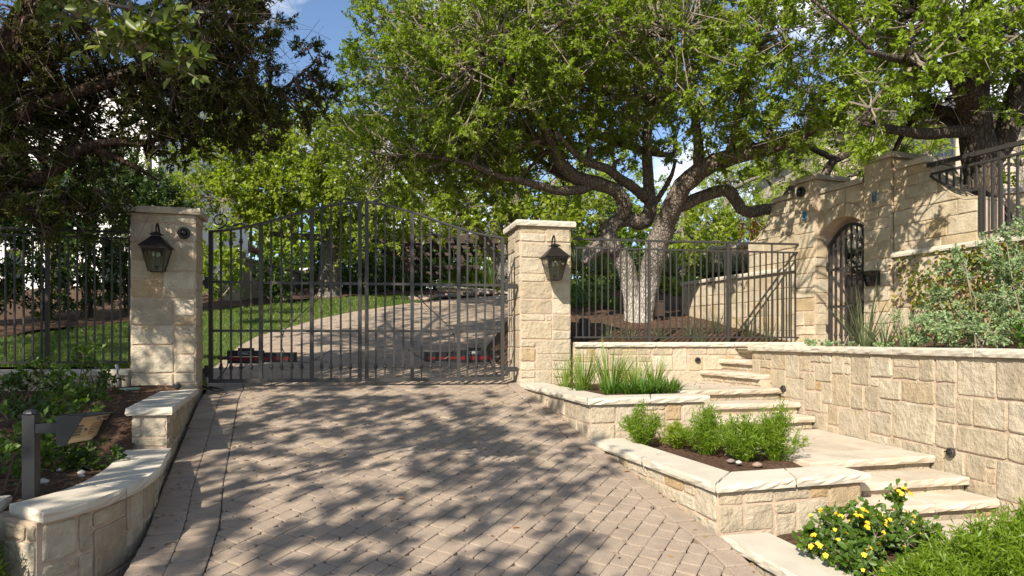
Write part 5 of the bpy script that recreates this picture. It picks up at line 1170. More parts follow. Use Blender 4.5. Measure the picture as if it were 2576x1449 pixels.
OL = lob([(945, 60, 11, .7, .7), (940, 200, 11.3, .75, .8), (900, 300, 11.5, .5, .8), (1040, 40, 11, 1.25), (1030, 200, 11.3, 1.2), (985, 350, 11.5, 1.1), (1120, 110, 11, 1.5), (1130, 290, 11.3, 1.35), (1170, 400, 11.3, .85), (1260, 40, 11.5, 1.7), (1280, 200, 11.8, 1.5), (1300, 345, 11.8, 1.1), (1420, 70, 11.6, 1.6), (1430, 220, 11.8, 1.4), (1480, 340, 12, .8, .8),
          (1560, 40, 11.5, 1.6), (1580, 180, 11.8, 1.3), (1600, 310, 12, .8, .8), (1720, 90, 11, 1.5), (1730, 250, 11.2, .95, .9), (1840, 60, 9.6, 1.3), (1870, 220, 9.6, .95), (1840, 330, 9.8, .6), (1940, 350, 9.4, .55), (1990, 140, 8.6, 1.05), (2030, 270, 8.5, .6), (1790, 420, 10.2, .35, .7),
          (1700, -150, 10.5, 1.8), (1450, -170, 11, 1.9), (1180, -150, 10.6, 1.8), (1950, -120, 9, 1.5), (2150, 300, 10.2, .6), (2000, 400, 10.6, .35, .6), (1700, 350, 11.8, .45, .8), (1380, 430, 11.6, .45, .7), (1080, 440, 11, .5, .8), (1100, 130, 9.6, 1.2, .8), (1130, 300, 10.1, 1.1, .8), (1230, 80, 9.4, 1.2, .8), (1260, 250, 10, 1.0, .8), (1360, 50, 9.2, 1.0, .8), (1310, 350, 10.4, .75, .8), (1300, 200, 9.9, 1.0, .8), (1400, 290, 10.4, .75, .8), (1440, 180, 10.1, .95, .8), (1480, 60, 9.2, .95, .8), (1540, 240, 10.3, .85, .8), (1480, 360, 10.6, .42), (1600, 310, 10.6, .6), (1610, 60, 9, 1.0, .8), (1630, 170, 9.8, .9, .8), (1720, 80, 8.8, 1.1, .8), (1740, 220, 9.4, .85, .8), (1660, 380, 11, .3), (1560, 400, 10.8, .3), (1150, 200, 9.1, .9), (1210, 150, 9, .85), (1330, 50, 8.9, .7), (1440, 10, 8.9, .65), (1060, 260, 10, .9), (1200, 330, 9.8, .7), (1220, 420, 10.4, .5, .7), (1540, 90, 8.9, .7), (1100, 430, 10.5, .6), (1220, 460, 10.9, .45, .8), (960, 420, 11, .75), (1330, 425, 10.8, .45, .8), (900, 370, 11.4, .6)])
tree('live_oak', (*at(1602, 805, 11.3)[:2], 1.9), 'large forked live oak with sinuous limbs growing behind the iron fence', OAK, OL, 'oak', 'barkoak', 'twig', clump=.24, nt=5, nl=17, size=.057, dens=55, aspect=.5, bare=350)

# oak at the right on the terrace
RO = [lp((2497, 580, 7.6, .27), (2490, 545, 7.6, .20), (2480, 470, 7.6, .185), (2464, 391, 7.6, .18), (2452, 300, 7.6, .165), (2440, 250, 7.5, .15), (2416, 190, 7.4, .12), (2385, 110, 7.2, .09), (2350, 10, 7, .06)),
      lp((2470, 430, 7.6, .14), (2500, 391, 7.6, .13), (2532, 330, 7.6, .125), (2552, 250, 7.6, .11), (2590, 150, 7.5, .09), (2640, 30, 7.3, .06)),
      lp((2452, 290, 7.55, .12), (2463, 180, 7.5, .11), (2466, 90, 7.4, .09), (2480, -40, 7.2, .06)),
      lp((2456, 338, 7.55, .085), (2432, 330, 7.5, .075), (2377, 333, 7.4, .065), (2330, 338, 7.3, .06), (2270, 330, 7.1, .05), (2221, 322, 7, .04), (2170, 310, 6.8, .025)),
      lp((2545, 300, 7.6, .07), (2600, 300, 7.6, .06), (2700, 280, 7.5, .04)),
      lp((2416, 190, 7.4, .07), (2340, 170, 7, .05), (2260, 150, 6.5, .035), (2180, 130, 6, .02))]
RL = lob([(2110, 60, 8, 1.1), (2120, 190, 8.2, .75), (2190, 270, 6.7, .45), (2240, 90, 7.2, .8), (2260, 210, 7, .5), (2200, 330, 6.9, .35, .7), (2330, 60, 6.8, .8), (2330, 150, 6.3, .40), (2430, 60, 7.6, 1.0, .6), (2540, 40, 7.6, 1.0, .6), (2380, 250, 8.4, .55, .7), (2320, 300, 8.2, .5, .7), (2560, 200, 8.4, .8, .6), (2640, 120, 7, .9), (2300, -140, 6.8, 1.3), (2550, -160, 7, 1.4), (2100, -120, 7, .6), (2560, 90, 6.6, .3, 1.5), (2250, 380, 9, .3, .6)])
RL += [((2.9, 5.6, 6.3), (.8, .8, .5), .6)]
tree('live_oak', (5.32, 7.6, 2.7), 'dark trunked live oak on the upper terrace behind the railing', RO, RL, 'oakr', 'barkd', 'twig', clump=.20, nt=5, nl=17, size=.052, dens=66, aspect=.5, bare=50, pts6=False)

# cedar overhanging the left pillar
CE = [lp((-110, 930, 6.6, .26), (-90, 700, 6.6, .23), (-60, 480, 6.6, .21), (-20, 250, 6.6, .18), (60, 60, 6.6, .13), (160, -160, 6.6, .08)),
      lp((-50, 480, 6.6, 0.072), (40, 465, 6.6, 0.066), (140, 430, 6.7, 0.060), (200, 375, 6.8, 0.051), (290, 358, 6.9, 0.042), (360, 362, 7, 0.033), (450, 330, 7.1, 0.024), (560, 300, 7.2, 0.015)),
      lp((230, 368, 6.85, 0.036), (300, 400, 6.9, 0.027), (360, 432, 7, 0.018), (400, 455, 7, 0.009)),
      lp((-30, 330, 6.6, 0.066), (60, 290, 6.6, 0.060), (200, 230, 6.7, 0.060), (400, 180, 6.9, 0.045), (560, 150, 7.1, 0.030), (660, 110, 7.3, 0.018)),
      lp((-10, 200, 6.6, 0.066), (110, 150, 6.6, 0.060), (280, 90, 6.7, 0.054), (450, 20, 6.8, 0.036), (600, -30, 7, 0.024)),
      lp((330, 200, 6.8, 0.030), (520, 250, 7.1, 0.024), (680, 240, 7.6, 0.018), (790, 160, 8.2, 0.012)),
      lp((-70, 540, 6.6, 0.054), (20, 530, 6.6, 0.048), (120, 520, 6.7, 0.036), (200, 500, 6.9, 0.024))]
CLb = lob([(560, 40, 7, .75), (590, 130, 7.2, .38), (615, 20, 7.3, .22), (560, -20, 7.2, .4), (520, 140, 6.9, .6), (440, 230, 6.8, .5), (560, 230, 7, .55), (620, 280, 7.2, .42), (500, 310, 7, .42), (660, 330, 7.3, .30), (590, 350, 7.2, .25), (430, 330, 6.9, .35), (680, 225, 7.6, .22), (770, 125, 8.1, .13), (810, 160, 8.2, .18), (790, 205, 8.1, .2), (820, 245, 8.2, .22), (760, 250, 8, .28), (720, 290, 7.9, .25),
           (330, 100, 6.8, .55, .8), (200, 60, 6.6, .6, .7), (60, 40, 6.5, .6, .7), (300, 260, 7, .5, .8), (150, 200, 7, .6, .8), (30, 300, 6.6, .45, .9), (30, 420, 6.5, .4), (200, 300, 7.2, .5, .8), (100, 330, 7.2, .5, .8), (380, 300, 7.2, .4, .7), (240, 360, 7.4, .4, .6), (120, 420, 7, .4, .6), (60, 510, 6.4, .30), (170, 500, 6.9, .26), (210, 545, 6.9, .22), (270, 500, 7, .2), (110, 570, 6.6, .2), (260, 420, 7.1, .25, .5), (370, 400, 7.1, .2, .5)])
CLb += [((-4.6, 5.4, 6.8), (1.4, 1.2, .9)), ((-3.2, 6.6, 7.0), (1.0, 1.0, .9)), ((-5.5, 4.2, 5.2), (1.2, 1.0, .9)), ((-6, 6, 7.2), (1.4, 1.4, .9)), ((-4.4, 3.6, 6.6), (1., .9, .7)), ((-10.6, 7.6, 5.6), (1.7, 1.4, 1.1), .4), ((-9.6, 6.2, 5.6), (1.3, 1.2, 1.0), .4), ((-11.5, 9.2, 6), (1.5, 1.4, 1.1), .4), ((-7.6, .7, 4.8), (1, 1, .8), .5), ((-7.3, 3.2, 5.2), (1.1, 1, .8), .5), ((-8.6, 2.6, 5.2), (1.1, 1.1, .8), .5), ((-8.9, 4.9, 5.4), (1.2, 1.2, .9), .5), ((-6.2, 9.2, 7.7), (1.2, 1.2, .8), .35), ((-4.2, 7.6, 8.0), (1.1, 1, .7), .35), ((-5, 8, 7.2), (1.1, 1, .8), .35), ((-6.6, 7.6, 6.6), (1, 1, .8), .35), ((-4.6, 9.4, 9.6), (1.3, 1.3, .9), .3), ((-5.6, 11, 10.2), (1.3, 1.3, .9), .3), ((-3.4, 9.8, 10), (1.2, 1.2, .8), .3), ((-6.6, 9.8, 9.6), (1.3, 1.2, .9), .3)]  # unseen crown lobes, most added outside the view to shade drive and beds
tree('cedar_tree', (-5.2, 6.6, .9), 'dark shaggy cedar overhanging the shaded pillar at the left', CE, CLb, 'cedar', 'cedarbark', 'twigd', clump=.15, nt=7, nl=15, size=.050, dens=165, aspect=.30, bare=600, up=.1, spread=.55, shell=.15, lift=.35)

# live oak beside the camera, one leafy branch reaching into view
FO = [[(-6.1, -1.7, -.6, .34), (-6.1, -1.7, 1.4, .27), (-6.0, -1.6, 3.0, .22), (-5.6, -1.2, 4.4, .13), (-5.0, -.7, 5.3, .07)],
      [(-6.0, -1.6, 3.0, .09), (-5.2, -.2, 3.7, .05), (-3.9, 1.2, 3.75, .03), (-2.7, 2.6, 3.50, .016), (-2.1, 3.05, 3.22, .010), (-1.62, 3.2, 2.88, .006)],
      [(-5.9, -1.5, 3.4, .10), (-6.2, .2, 4.4, .06), (-5.8, 1.6, 5.4, .04)], [(-6.0, -1.6, 3.2, .1), (-6.4, -2.6, 4.4, .07), (-5.4, -3.1, 5.2, .04)]]
FL = lob([(30, -20, 3.1, (.2, .2, .10), 1.2), (130, -50, 3.1, (.2, .25, .12), 1.5), (250, -15, 3.05, (.16, .2, .10), 1.8), (330, 25, 3.05, (.13, .16, .10), 2.4), (285, 85, 3.1, (.11, .12, .07), 2.2), (400, 80, 3.1, (.09, .10, .06), 3), (345, 120, 3.1, (.10, .1, .04), 2.2), (425, 130, 3.15, (.045, .06, .04), 5), (460, 165, 3.15, (.025, .04, .035), 8), (200, 40, 3.2, (.13, .14, .08), 1.8)])
FL2 = [((-3.5, -.4, 5.6), (1.2, 1.2, .7)), ((-4.6, .9, 5.6), (1.2, 1.1, .7)), ((-5.4, -.9, 5.3), (1.2, 1.2, .8)), ((-3.9, -2.0, 5.4), (1.2, 1.2, .8)), ((-4.9, 2.2, 5.9), (1.0, .9, .6)), ((-6.4, -2.4, 5.4), (1.2, 1.2, .7)), ((-6.0, .5, 4.6), (1.0, 1.0, .7)), ((-6.8, 1.8, 4.9), (1.1, 1.1, .7)), ((-6.2, .8, 4.9), (1.1, 1.0, .7)), ((-6.9, 1.2, 5.3), (1.1, 1.1, .7)), ((-5.5, 1.9, 4.9), (.7, .7, .5)), ((-4.2, .1, 6.6), (1.1, 1.1, .6)), ((-5.0, -3.2, 5.4), (1.1, 1.1, .7)), ((-3.1, -2.9, 5.2), (.8, .8, .6))]
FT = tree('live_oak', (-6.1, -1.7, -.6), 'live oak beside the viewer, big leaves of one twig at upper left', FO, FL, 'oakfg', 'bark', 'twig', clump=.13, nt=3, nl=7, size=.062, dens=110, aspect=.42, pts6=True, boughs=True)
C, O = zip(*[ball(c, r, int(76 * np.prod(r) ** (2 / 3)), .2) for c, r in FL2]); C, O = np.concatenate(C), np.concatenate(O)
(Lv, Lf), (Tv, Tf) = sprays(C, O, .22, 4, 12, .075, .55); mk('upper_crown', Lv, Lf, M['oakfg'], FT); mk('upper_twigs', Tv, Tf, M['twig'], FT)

# trees beyond the gate
far_ = dict(clump=.5, nt=5, nl=13, size=.115, dens=30, aspect=.6)
tree('oak_tree', (*at(828, 752, 21)[:2], 3.0), 'sunlit oak with a thick pale trunk at the back of the lawn', [lp((826, 762, 21, .50), (828, 740, 21, .36), (832, 680, 21, .33), (836, 620, 21, .30), (840, 560, 21, .25), (820, 480, 21, .18), (800, 400, 21, .1)), lp((838, 590, 21, .18), (900, 540, 20.5, .14), (960, 500, 20, .08)), lp((838, 570, 21, .17), (760, 520, 20.5, .12), (690, 480, 20, .07)), lp((836, 600, 21, .12), (700, 590, 20, .08), (620, 560, 19.5, .05))],
     lob([(700, 400, 20, 1.9), (800, 370, 20.5, 1.5), (780, 460, 19.8, 1.5), (680, 500, 19.5, 1.2), (890, 430, 20, 1.6), (900, 530, 19.6, 1.0), (980, 480, 19.5, 1.3), (620, 440, 19.5, 1.3), (560, 500, 19, .9), (700, 560, 19.3, .7), (950, 575, 19.4, .6), (1000, 535, 19.4, .6), (880, 600, 20.4, .6), (600, 360, 20, 1.2), (520, 430, 19.5, 1.0), (460, 480, 19, .8), (880, 300, 20.5, .8)]), 'oakfar', 'bark', 'twig', **far_)
tree('oak_tree', (*at(1265, 700, 19)[:2], 2.7), 'grey stemmed multi trunk oak behind the sunlit pillar', [lp((1270, 720, 19, .25), (1275, 640, 19, .2), (1285, 560, 19, .16), (1300, 480, 19, .12), (1290, 400, 19, .07)), lp((1272, 680, 19, .18), (1320, 600, 19, .14), (1360, 520, 18.8, .1), (1400, 450, 18.6, .06)), lp((1270, 690, 19, .16), (1230, 620, 19, .13), (1190, 560, 18.8, .09), (1120, 520, 18.6, .05)), lp((1278, 640, 19, .12), (1250, 540, 19, .1), (1262, 460, 18.9, .06))],
     lob([(1100, 480, 18.5, 1.3), (1180, 520, 18, 1.0), (1060, 520, 18.3, .6), (1150, 545, 17.8, .6), (1240, 470, 19, 1.2), (1330, 440, 19, 1.3), (1420, 520, 18.5, 1.0), (1300, 580, 18.5, .6), (1390, 590, 18, .7), (1460, 460, 18.5, 1.), (1200, 400, 19, 1.2), (1040, 470, 19, .9)]), 'oakfar', 'bark', 'twig', **{**far_, 'dens': 28})
tree('oak_tree', (*at(1500, 680, 22)[:2], 3.2), 'dim green oak in the background between the forked trunks', [lp((1500, 720, 22, .2), (1510, 600, 22, .15), (1520, 500, 22, .08))], lob([(1470, 600, 21, 1.2), (1480, 520, 22, 1.5), (1530, 640, 20.5, .7), (1420, 640, 20, .7), (1600, 560, 24, 1.0, .8), (1560, 460, 24, 1.4, .8), (1580, 620, 24, .9), (1450, 690, 20, .4)]), 'oak', 'barkd', 'twig', **far_)
tree('small_tree', (*at(1720, 660, 20)[:2], 3.2), 'pale airy small tree right of the forked oak against the sky', [lp((1715, 700, 20, .12), (1720, 600, 20, .08), (1715, 500, 20, .05))], lob([(1700, 590, 20, .8, .8), (1740, 610, 19.5, .7), (1680, 640, 20, .6), (1700, 520, 21, .8, .5), (1780, 640, 19, .6), (1800, 600, 20, .7, .8), (1850, 610, 19, .6)]), 'oakfar', 'bark', 'twig', **{**far_, 'dens': 17})
lim_ = dict(clump=.5, nt=6, nl=20, size=.095, dens=24, aspect=.28, spread=.55, up=1.2, lift=0, shell=.1)
tree('feathery_tree', (*at(1800, 620, 20)[:2], 3.2), 'bright lime feathery tree behind the sinuous low oak limb', [lp((1820, 680, 20.0, 0.133), (1825, 560, 20.0, 0.120), (1830, 480, 20.0, 0.093), (1840, 400, 20.0, 0.053))], lob([(1760, 560, 20.0, 0.732), (1800, 520, 20.0, 0.665), (1850, 560, 20.0, 0.798), (1900, 540, 19.3, 0.798), (1800, 460, 20.6, 0.732), (1860, 470, 20.6, 0.798), (1880, 410, 20.6, 0.732), (1940, 470, 20.0, 0.798), (1820, 600, 20.0, 0.665), (1930, 580, 19.3, 0.665), (1780, 400, 21.3, 0.532, .6)]), 'lime', 'bark', 'twig', **lim_)
tree('feathery_tree', (*at(2180, 500, 18.6)[:2], 3.2), 'bright lime feathery tree rising behind the arched gateway', [lp((2185, 560, 18.6, 0.146), (2180, 460, 18.6, 0.120), (2170, 380, 18.6, 0.080), (2160, 300, 18.6, 0.040))], lob([(1980, 420, 19.3, 0.798), (2030, 390, 18.6, 0.665), (2060, 440, 18.6, 0.665), (2120, 410, 18.6, 0.798), (2160, 350, 18.6, 0.798), (2220, 370, 18.4, 0.732), (2260, 340, 18.0, 0.665), (2300, 370, 17.6, 0.599), (2200, 310, 18.6, 0.665), (2100, 350, 19.3, 0.665, .7), (2340, 385, 16.6, 0.465), (2300, 410, 16.6, 0.399), (2380, 360, 17.3, 0.399), (2150, 460, 18.6, 0.665), (2040, 480, 19.3, 0.665)]), 'lime', 'bark', 'twig', **lim_)
tree('small_tree', (*at(2560, 470, 12)[:2], 3.4), 'yellow green sapling right of the terrace oak by the house', [lp((2570, 520, 12, .07), (2565, 420, 12, .05))], lob([(2540, 380, 12, .4), (2570, 330, 12, .45), (2560, 430, 12, .4), (2590, 400, 12, .4), (2520, 430, 12.5, .25), (2350, 265, 16, .5, .6)]), 'oakfar', 'bark', 'twig', **{**far_, 'dens': 30, 'size': .07, 'clump': .3})
# dark background shrubs
def shrub(name, label, lobes, leafm, size=.05, clump=.2, dens=60, nt=5, nl=12, aspect=.5, stems=None, stemm='twig', group=None, cat='shrub', up=.5, lift=.3, shell=.3, base=None, spread=.8, pts6=False):
    cs = np.array([l[0] for l in lobes]); b0_ = base if base is not None else (*cs.mean(0)[:2], min(l[0][2] - np.broadcast_to(l[1], (3,))[2] for l in lobes))
    p = thing(name, b0_, label, cat, group); Cs = []; Os = []; sb_ = MB()
    for l in lobes:
        r = np.broadcast_to(np.asarray(l[1], float), (3,)); n = max(5, int(dens * (l[2] if len(l) > 2 else 1) * np.prod(r) ** (2 / 3) / .1)); C, O = ball(l[0], r, n, shell); Cs.append(C); Os.append(O)
        foot = np.array((l[0][0], l[0][1], b0_[2])) if stems is None else np.asarray(stems)
        for j in range(max(2, min(8, n // 12))):
            e = C[j]; s = foot + NR.normal(size=3) * (.06, .06, 0); sb_.tube([s, lerp(s, e, .55) + NR.normal(size=3) * .04, e], [.006, .0045, .003] if size < .06 else [.012, .009, .004], 4, False)
    C, O = np.concatenate(Cs), np.concatenate(Os); (Lv, Lf), (Tv, Tf) = sprays(C, O, clump, nt, nl, size, aspect, up=up, lift=lift, spread=spread, pts6=pts6)
    mk('foliage', Lv, Lf, M[leafm], p); sb_.make('stems', M[stemm], p); mk('twigs', Tv, Tf, M[stemm], p); return p
for k, (px, py, Y, r, lb) in enumerate([(870, 690, 22.5, 1.15, 'dark shrub just right of the pale oak trunk'), (960, 680, 24.5, 1.4, 'dark shrub left of the wooden pergola'), (920, 640, 27, 1.8, 'tall dark shrub mass far behind the lawn'), (1130, 660, 29, 1.8, 'dim shrub behind the wooden pergola posts'), (1060, 600, 31, 2.2, 'dim tall shrub rising over the wooden pergola'), (1560, 690, 19, 1.0, 'dark bush behind the fence left of the forked oak trunk'), (1665, 680, 21, 1.2, 'dark bush behind the forked oak trunk'), (1750, 690, 17.5, .9, 'green bush left of the pale stone planter'), (1850, 650, 20, 1.2, 'tall bush behind the pale stone planter'), (700, 715, 18.3, .36, 'dark clipped shrub before the tan stucco wall'), (672, 690, 18.2, .26, 'small dark shrub at the near end of the tan wall'), (780, 700, 25, 1.0, 'dark bush at the far post of the tan wall'), (540, 690, 13.5, .36, 'loose green bush seen between shaded pillar and gate'), (545, 640, 15, .45, 'taller green bush behind the gap by the pillar')]):
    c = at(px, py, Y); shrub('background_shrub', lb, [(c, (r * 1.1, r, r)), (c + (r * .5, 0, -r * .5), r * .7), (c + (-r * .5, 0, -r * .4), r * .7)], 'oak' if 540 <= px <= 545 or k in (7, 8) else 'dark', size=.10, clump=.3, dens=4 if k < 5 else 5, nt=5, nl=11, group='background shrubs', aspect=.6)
# tall hedge shrubs behind the left fence
for k, (x, y, h, lb) in enumerate([(-10.6, 12.4, 3.2, 'tall dark hedge shrub at the far left behind the fence'), (-9.9, 13.0, 3.4, 'tall dark hedge shrub second from the left behind the fence'), (-9.3, 13.7, 3.0, 'thin hedge shrub where the white house shows through'), (-9.0, 14.6, 3.3, 'tall dark hedge shrub in the middle of the hedge'), (-8.6, 15.4, 3.4, 'dense hedge shrub beside the shaded pillar'), (-8.3, 16.3, 3.0, 'hedge shrub farthest back behind the shaded pillar')]):
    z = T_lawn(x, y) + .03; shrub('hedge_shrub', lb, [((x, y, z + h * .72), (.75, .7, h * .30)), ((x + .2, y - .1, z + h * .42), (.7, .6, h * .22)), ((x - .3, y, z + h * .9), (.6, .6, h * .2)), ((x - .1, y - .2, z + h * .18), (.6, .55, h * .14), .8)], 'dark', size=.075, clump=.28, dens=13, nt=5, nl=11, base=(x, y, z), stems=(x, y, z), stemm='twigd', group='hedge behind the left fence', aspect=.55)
for k, (px, py, Y, r, lb) in enumerate([(330, 480, 17, 1.1, 'grey green loose tree before the white house wall'), (120, 560, 16, 1.0, 'airy green tree crown low before the white house'), (420, 560, 17, .9, 'bright green loose crown over the shaded pillar')]):
    c = at(px, py, Y); tree('small_tree', (c[0], c[1], 2.2), lb, [[(c[0], c[1], 2.0, .08), (c[0] + .1, c[1], c[2] - .3, .05), (c[0], c[1], c[2] + .5, .02)]], [(c, r, .7), (c + (r * .8, 0, .3), r * .7, .7), (c + (-r * .8, .2, .1), r * .7, .7), (c + (.2, 0, -r * .7), r * .6, .6)], 'oakfar' if k == 2 else 'oak', 'bark', 'twig', clump=.4, nt=5, nl=11, size=.08, dens=22, aspect=.55, group='loose trees before the white house')

# far treeline closing the view
Cs = []
for k in range(120):
    a = rad(-75 + 150 * k / 119); r = R.uniform(38, 50); h = R.uniform(2.4, 4.2); x, y = r * math.sin(a), r * math.cos(a); z0 = T_ground(x, y); n = 15
    C, O = ball((x, y, z0 + h * .8), (2.6, 2.0, h), n, .3); Cs.append((C, O))
C, O = np.concatenate([c[0] for c in Cs]), np.concatenate([c[1] for c in Cs]); (Lv, Lf), _ = sprays(C, O, 1.0, 4, 9, .46, .6); tag(mk('treeline', Lv, Lf, M['oak']), 'distant mass of green trees closing the horizon', 'woods', kind='stuff')

# ------------------------------------------------------------------ grasses and rosettes
def blades(P, D, ln, w, droop=.5, seg=4, stiff=None):
    """arching blades: P base, D start direction"""
    n = len(P); ln = np.broadcast_to(ln, (n,)); B = nrows(np.cross(D, UP) + rdir(n) * .15); V = []; q = P.copy(); d = D.copy()
    for k in range(seg + 1):
        t = k / seg; ww = (w * (1 - t ** 1.6) + w * .06)
        V += [q + B * ww / 2, q - B * ww / 2] if np.isscalar(ww) else [q + B * ww[:, None] / 2, q - B * ww[:, None] / 2]
        q = q + d * (ln / seg)[:, None]; d = nrows(d - UP * (droop * (t + .2)) / seg * 1.6)
    V = np.stack(V, 1).reshape(-1, 3); m = 2 * (seg + 1); i = (np.arange(n) * m)[:, None]
    return V, np.concatenate([i + np.array([[2 * k, 2 * k + 1, 2 * k + 3, 2 * k + 2]]) for k in range(seg)])
def tuft(name, label, base, n, ln, w, droop, m, spread=.08, tilt=.5, group=None, cat='grass', part='blades', zoff=0):
    base = np.asarray(base, float); p = thing(name, base, label, cat, group); a = NR.uniform(0, 2 * math.pi, n); t = NR.uniform(.05, 1, n) * tilt
    D = nrows(np.stack([np.cos(a) * t, np.sin(a) * t, np.ones(n)], 1)); P = base + np.stack([np.cos(a) * spread * NR.uniform(0, 1, n), np.sin(a) * spread * NR.uniform(0, 1, n), np.zeros(n)], 1)
    V, F = blades(P, D, ln * NR.uniform(.55, 1.1, n), w, droop); mk(part, V, F, M[m], p); return p
# tall grass and strap leaved ground plants in the upper planter
for x, y, h, n, lb in [(.80, 7.75, .62, 60, 'tall grass clump against the sunlit pillar foot'), (1.10, 7.65, .66, 75, 'tallest grass clump in the middle of the upper planter'), (1.36, 7.55, .5, 55, 'tall grass clump right of the middle one'), (1.62, 7.85, .52, 45, 'arching grass clump at the right end of the upper planter'), (.62, 7.95, .5, 30, 'thin grass clump nearest the driveway edge')]:
    tuft('tall_grass', lb, (x, y, 1.05), int(n * 1.4), h * .9, .012, .7, 'grassb', .12, .75, 'tall grasses in the upper planter')
k = 0
for x, y, lb in [(1.02, 7.05, 'strap leaved ground plant at the left end of the row'), (1.18, 6.98, 'strap leaved ground plant second along the coping'), (1.34, 7.02, 'strap leaved ground plant in the middle of the row'), (1.50, 7.1, 'strap leaved ground plant fourth along the coping'), (1.66, 7.22, 'strap leaved ground plant beside the flagstone landing'), (1.72, 7.42, 'strap leaved ground plant farthest right on the landing edge'), (1.44, 7.32, 'strap leaved ground plant in the second row'), (1.2, 7.25, 'strap leaved ground plant behind the front row'), (.72, 7.35, 'small strap leaved seedling near the driveway edge')]:
    big = lb[0:5] != 'small'; tuft('ground_plant', lb, (x, y, 1.05), 70 if big else 26, .19 if big else .13, .021, 1.0, 'strap', .09, 1.3, 'strap leaved plants in the upper planter', 'plant', 'leaves')
# feathery shrubs
def feathery(name, label, base, h, r, n, m, group=None, leaf=.045, lw=.16, nl=46, cat='shrub'):
    base = np.asarray(base, float); p = thing(name, base, label, cat, group); a = NR.uniform(0, 2 * math.pi, n); t = NR.uniform(0, 1, n) ** .7
    E = base + np.stack([np.cos(a) * r * t, np.sin(a) * r * t, h * (1 - .55 * t ** 2) * NR.uniform(.7, 1.12, n)], 1); S = base + np.stack([np.cos(a), np.sin(a), np.zeros(n)], 1) * r * .25 * t[:, None]
    Mid = (S + E) / 2 + np.stack([np.cos(a) * r * .1, np.sin(a) * r * .1, .06 * np.ones(n)], 1); u = np.sort(NR.uniform(.12, 1, (n, nl)), 1)[:, :, None]
    P = (1 - u) ** 2 * S[:, None] + 2 * u * (1 - u) * Mid[:, None] + u ** 2 * E[:, None]; T = nrows((2 * (1 - u) * (Mid - S)[:, None] + 2 * u * (E - Mid)[:, None]).reshape(-1, 3))
    A = nrows(T * .55 + rdir(n * nl) * .75 + UP * .1); side = NR.uniform(0, .03, (n * nl, 1)) * rdir(n * nl)
    V, F = leaves(P.reshape(-1, 3) + side, A, leaf * NR.uniform(.6, 1.2, n * nl), lw, .4, .03); mk('foliage', V, F, M[m], p)
    a_ = join([strips(S, Mid, .0025), strips(Mid, E, .002)]); mk('stems', a_[0], a_[1], M['fern'], p); return p
FG = 'feathery shrubs in the middle planter'
for px, py, Y, h, r, n, m, lb in [(1618, 1092, 6.05, .36, .21, 75, 'fern', 'feathery green shrub alone at the left of the middle planter'), (1705, 1108, 5.9, .20, .14, 45, 'fernlime', 'small yellow lime shrub between two feathery green ones'), (1778, 1128, 5.6, .38, .23, 85, 'fern', 'feathery shrub second of the green row, beside the lime one'), (1870, 1158, 5.3, .33, .24, 90, 'fern', 'low feathery shrub in the middle of the green row'), (1955, 1165, 5.25, .42, .22, 90, 'fern', 'feathery shrub at the right end beside the landing')]:
    b_ = at(px, py, Y); feathery('feathery_shrub', lb, (b_[0], Y, .675), h, r, n, m, FG)
feathery('feathery_shrub', 'big feathery shrub in the lowest planter, front right corner', (2.35, 3.3, .36), .36, .34, 170, 'fern', 'feathery shrubs in the lowest planter', .05)
feathery('feathery_shrub', 'tall feathery shrub at the edge of the lowest planter by the landing', (2.60, 3.45, .36), .40, .30, 140, 'fern', 'feathery shrubs in the lowest planter', .05)
feathery('feathery_shrub', 'low feathery shrub in front of the yellow flowers', (2.02, 3.22, .36), .20, .26, 110, 'fern', 'feathery shrubs in the lowest planter', .05)
feathery('feathery_shrub', 'feathery shrub at the lowest edge of the last planter', (2.55, 2.95, .34), .26, .32, 130, 'fern', 'feathery shrubs in the lowest planter', .05)
feathery('feathery_shrub', 'feathery shrub spilling over the near end of the curved wall', (-2.90, 3.12, .34), .66, .30, 150, 'bed', None, .06)
feathery('feathery_shrub', 'trailing feathery shrub below the end of the curved wall', (-2.66, 3.22, .28), .46, .22, 110, 'bed', None, .06)
# lantana
LN = shrub('lantana', 'leafy lantana covered with yellow flower heads', [((1.90, 3.9, .48), (.22, .2, .12)), ((2.12, 4.0, .49), (.22, .18, .12)), ((1.76, 3.72, .43), (.17, .17, .08)), ((2.32, 4.05, .47), (.2, .15, .09)), ((1.92, 3.58, .42), (.2, .15, .07)), ((2.02, 4.12, .58), (.07, .06, .07), .6), ((2.36, 4.15, .62), (.05, .05, .08), .6)], 'lant', size=.036, clump=.10, dens=95, nt=4, nl=8, aspect=.62, cat='flowering shrub', base=(2.0, 3.6, .36), up=1.2, pts6=True)
fm = MB(); 
for k in range(11):
    a = k * 2.4; r = .019 * math.sqrt(k / 11); c = np.array((r * math.cos(a), r * math.sin(a), .012 * (1 - (r / .02) ** 2)))
    fm.add([c + (.008, 0, .001), c + (0, .008, .003), c + (-.008, 0, .001), c + (0, -.008, .003)], [(0, 1, 2, 3)])
    fm.add([c + (.006, .006, 0), c + (-.006, .006, .004), c + (-.006, -.006, 0), c + (.006, -.006, .004)], [(0, 1, 2, 3)])
f0_ = None
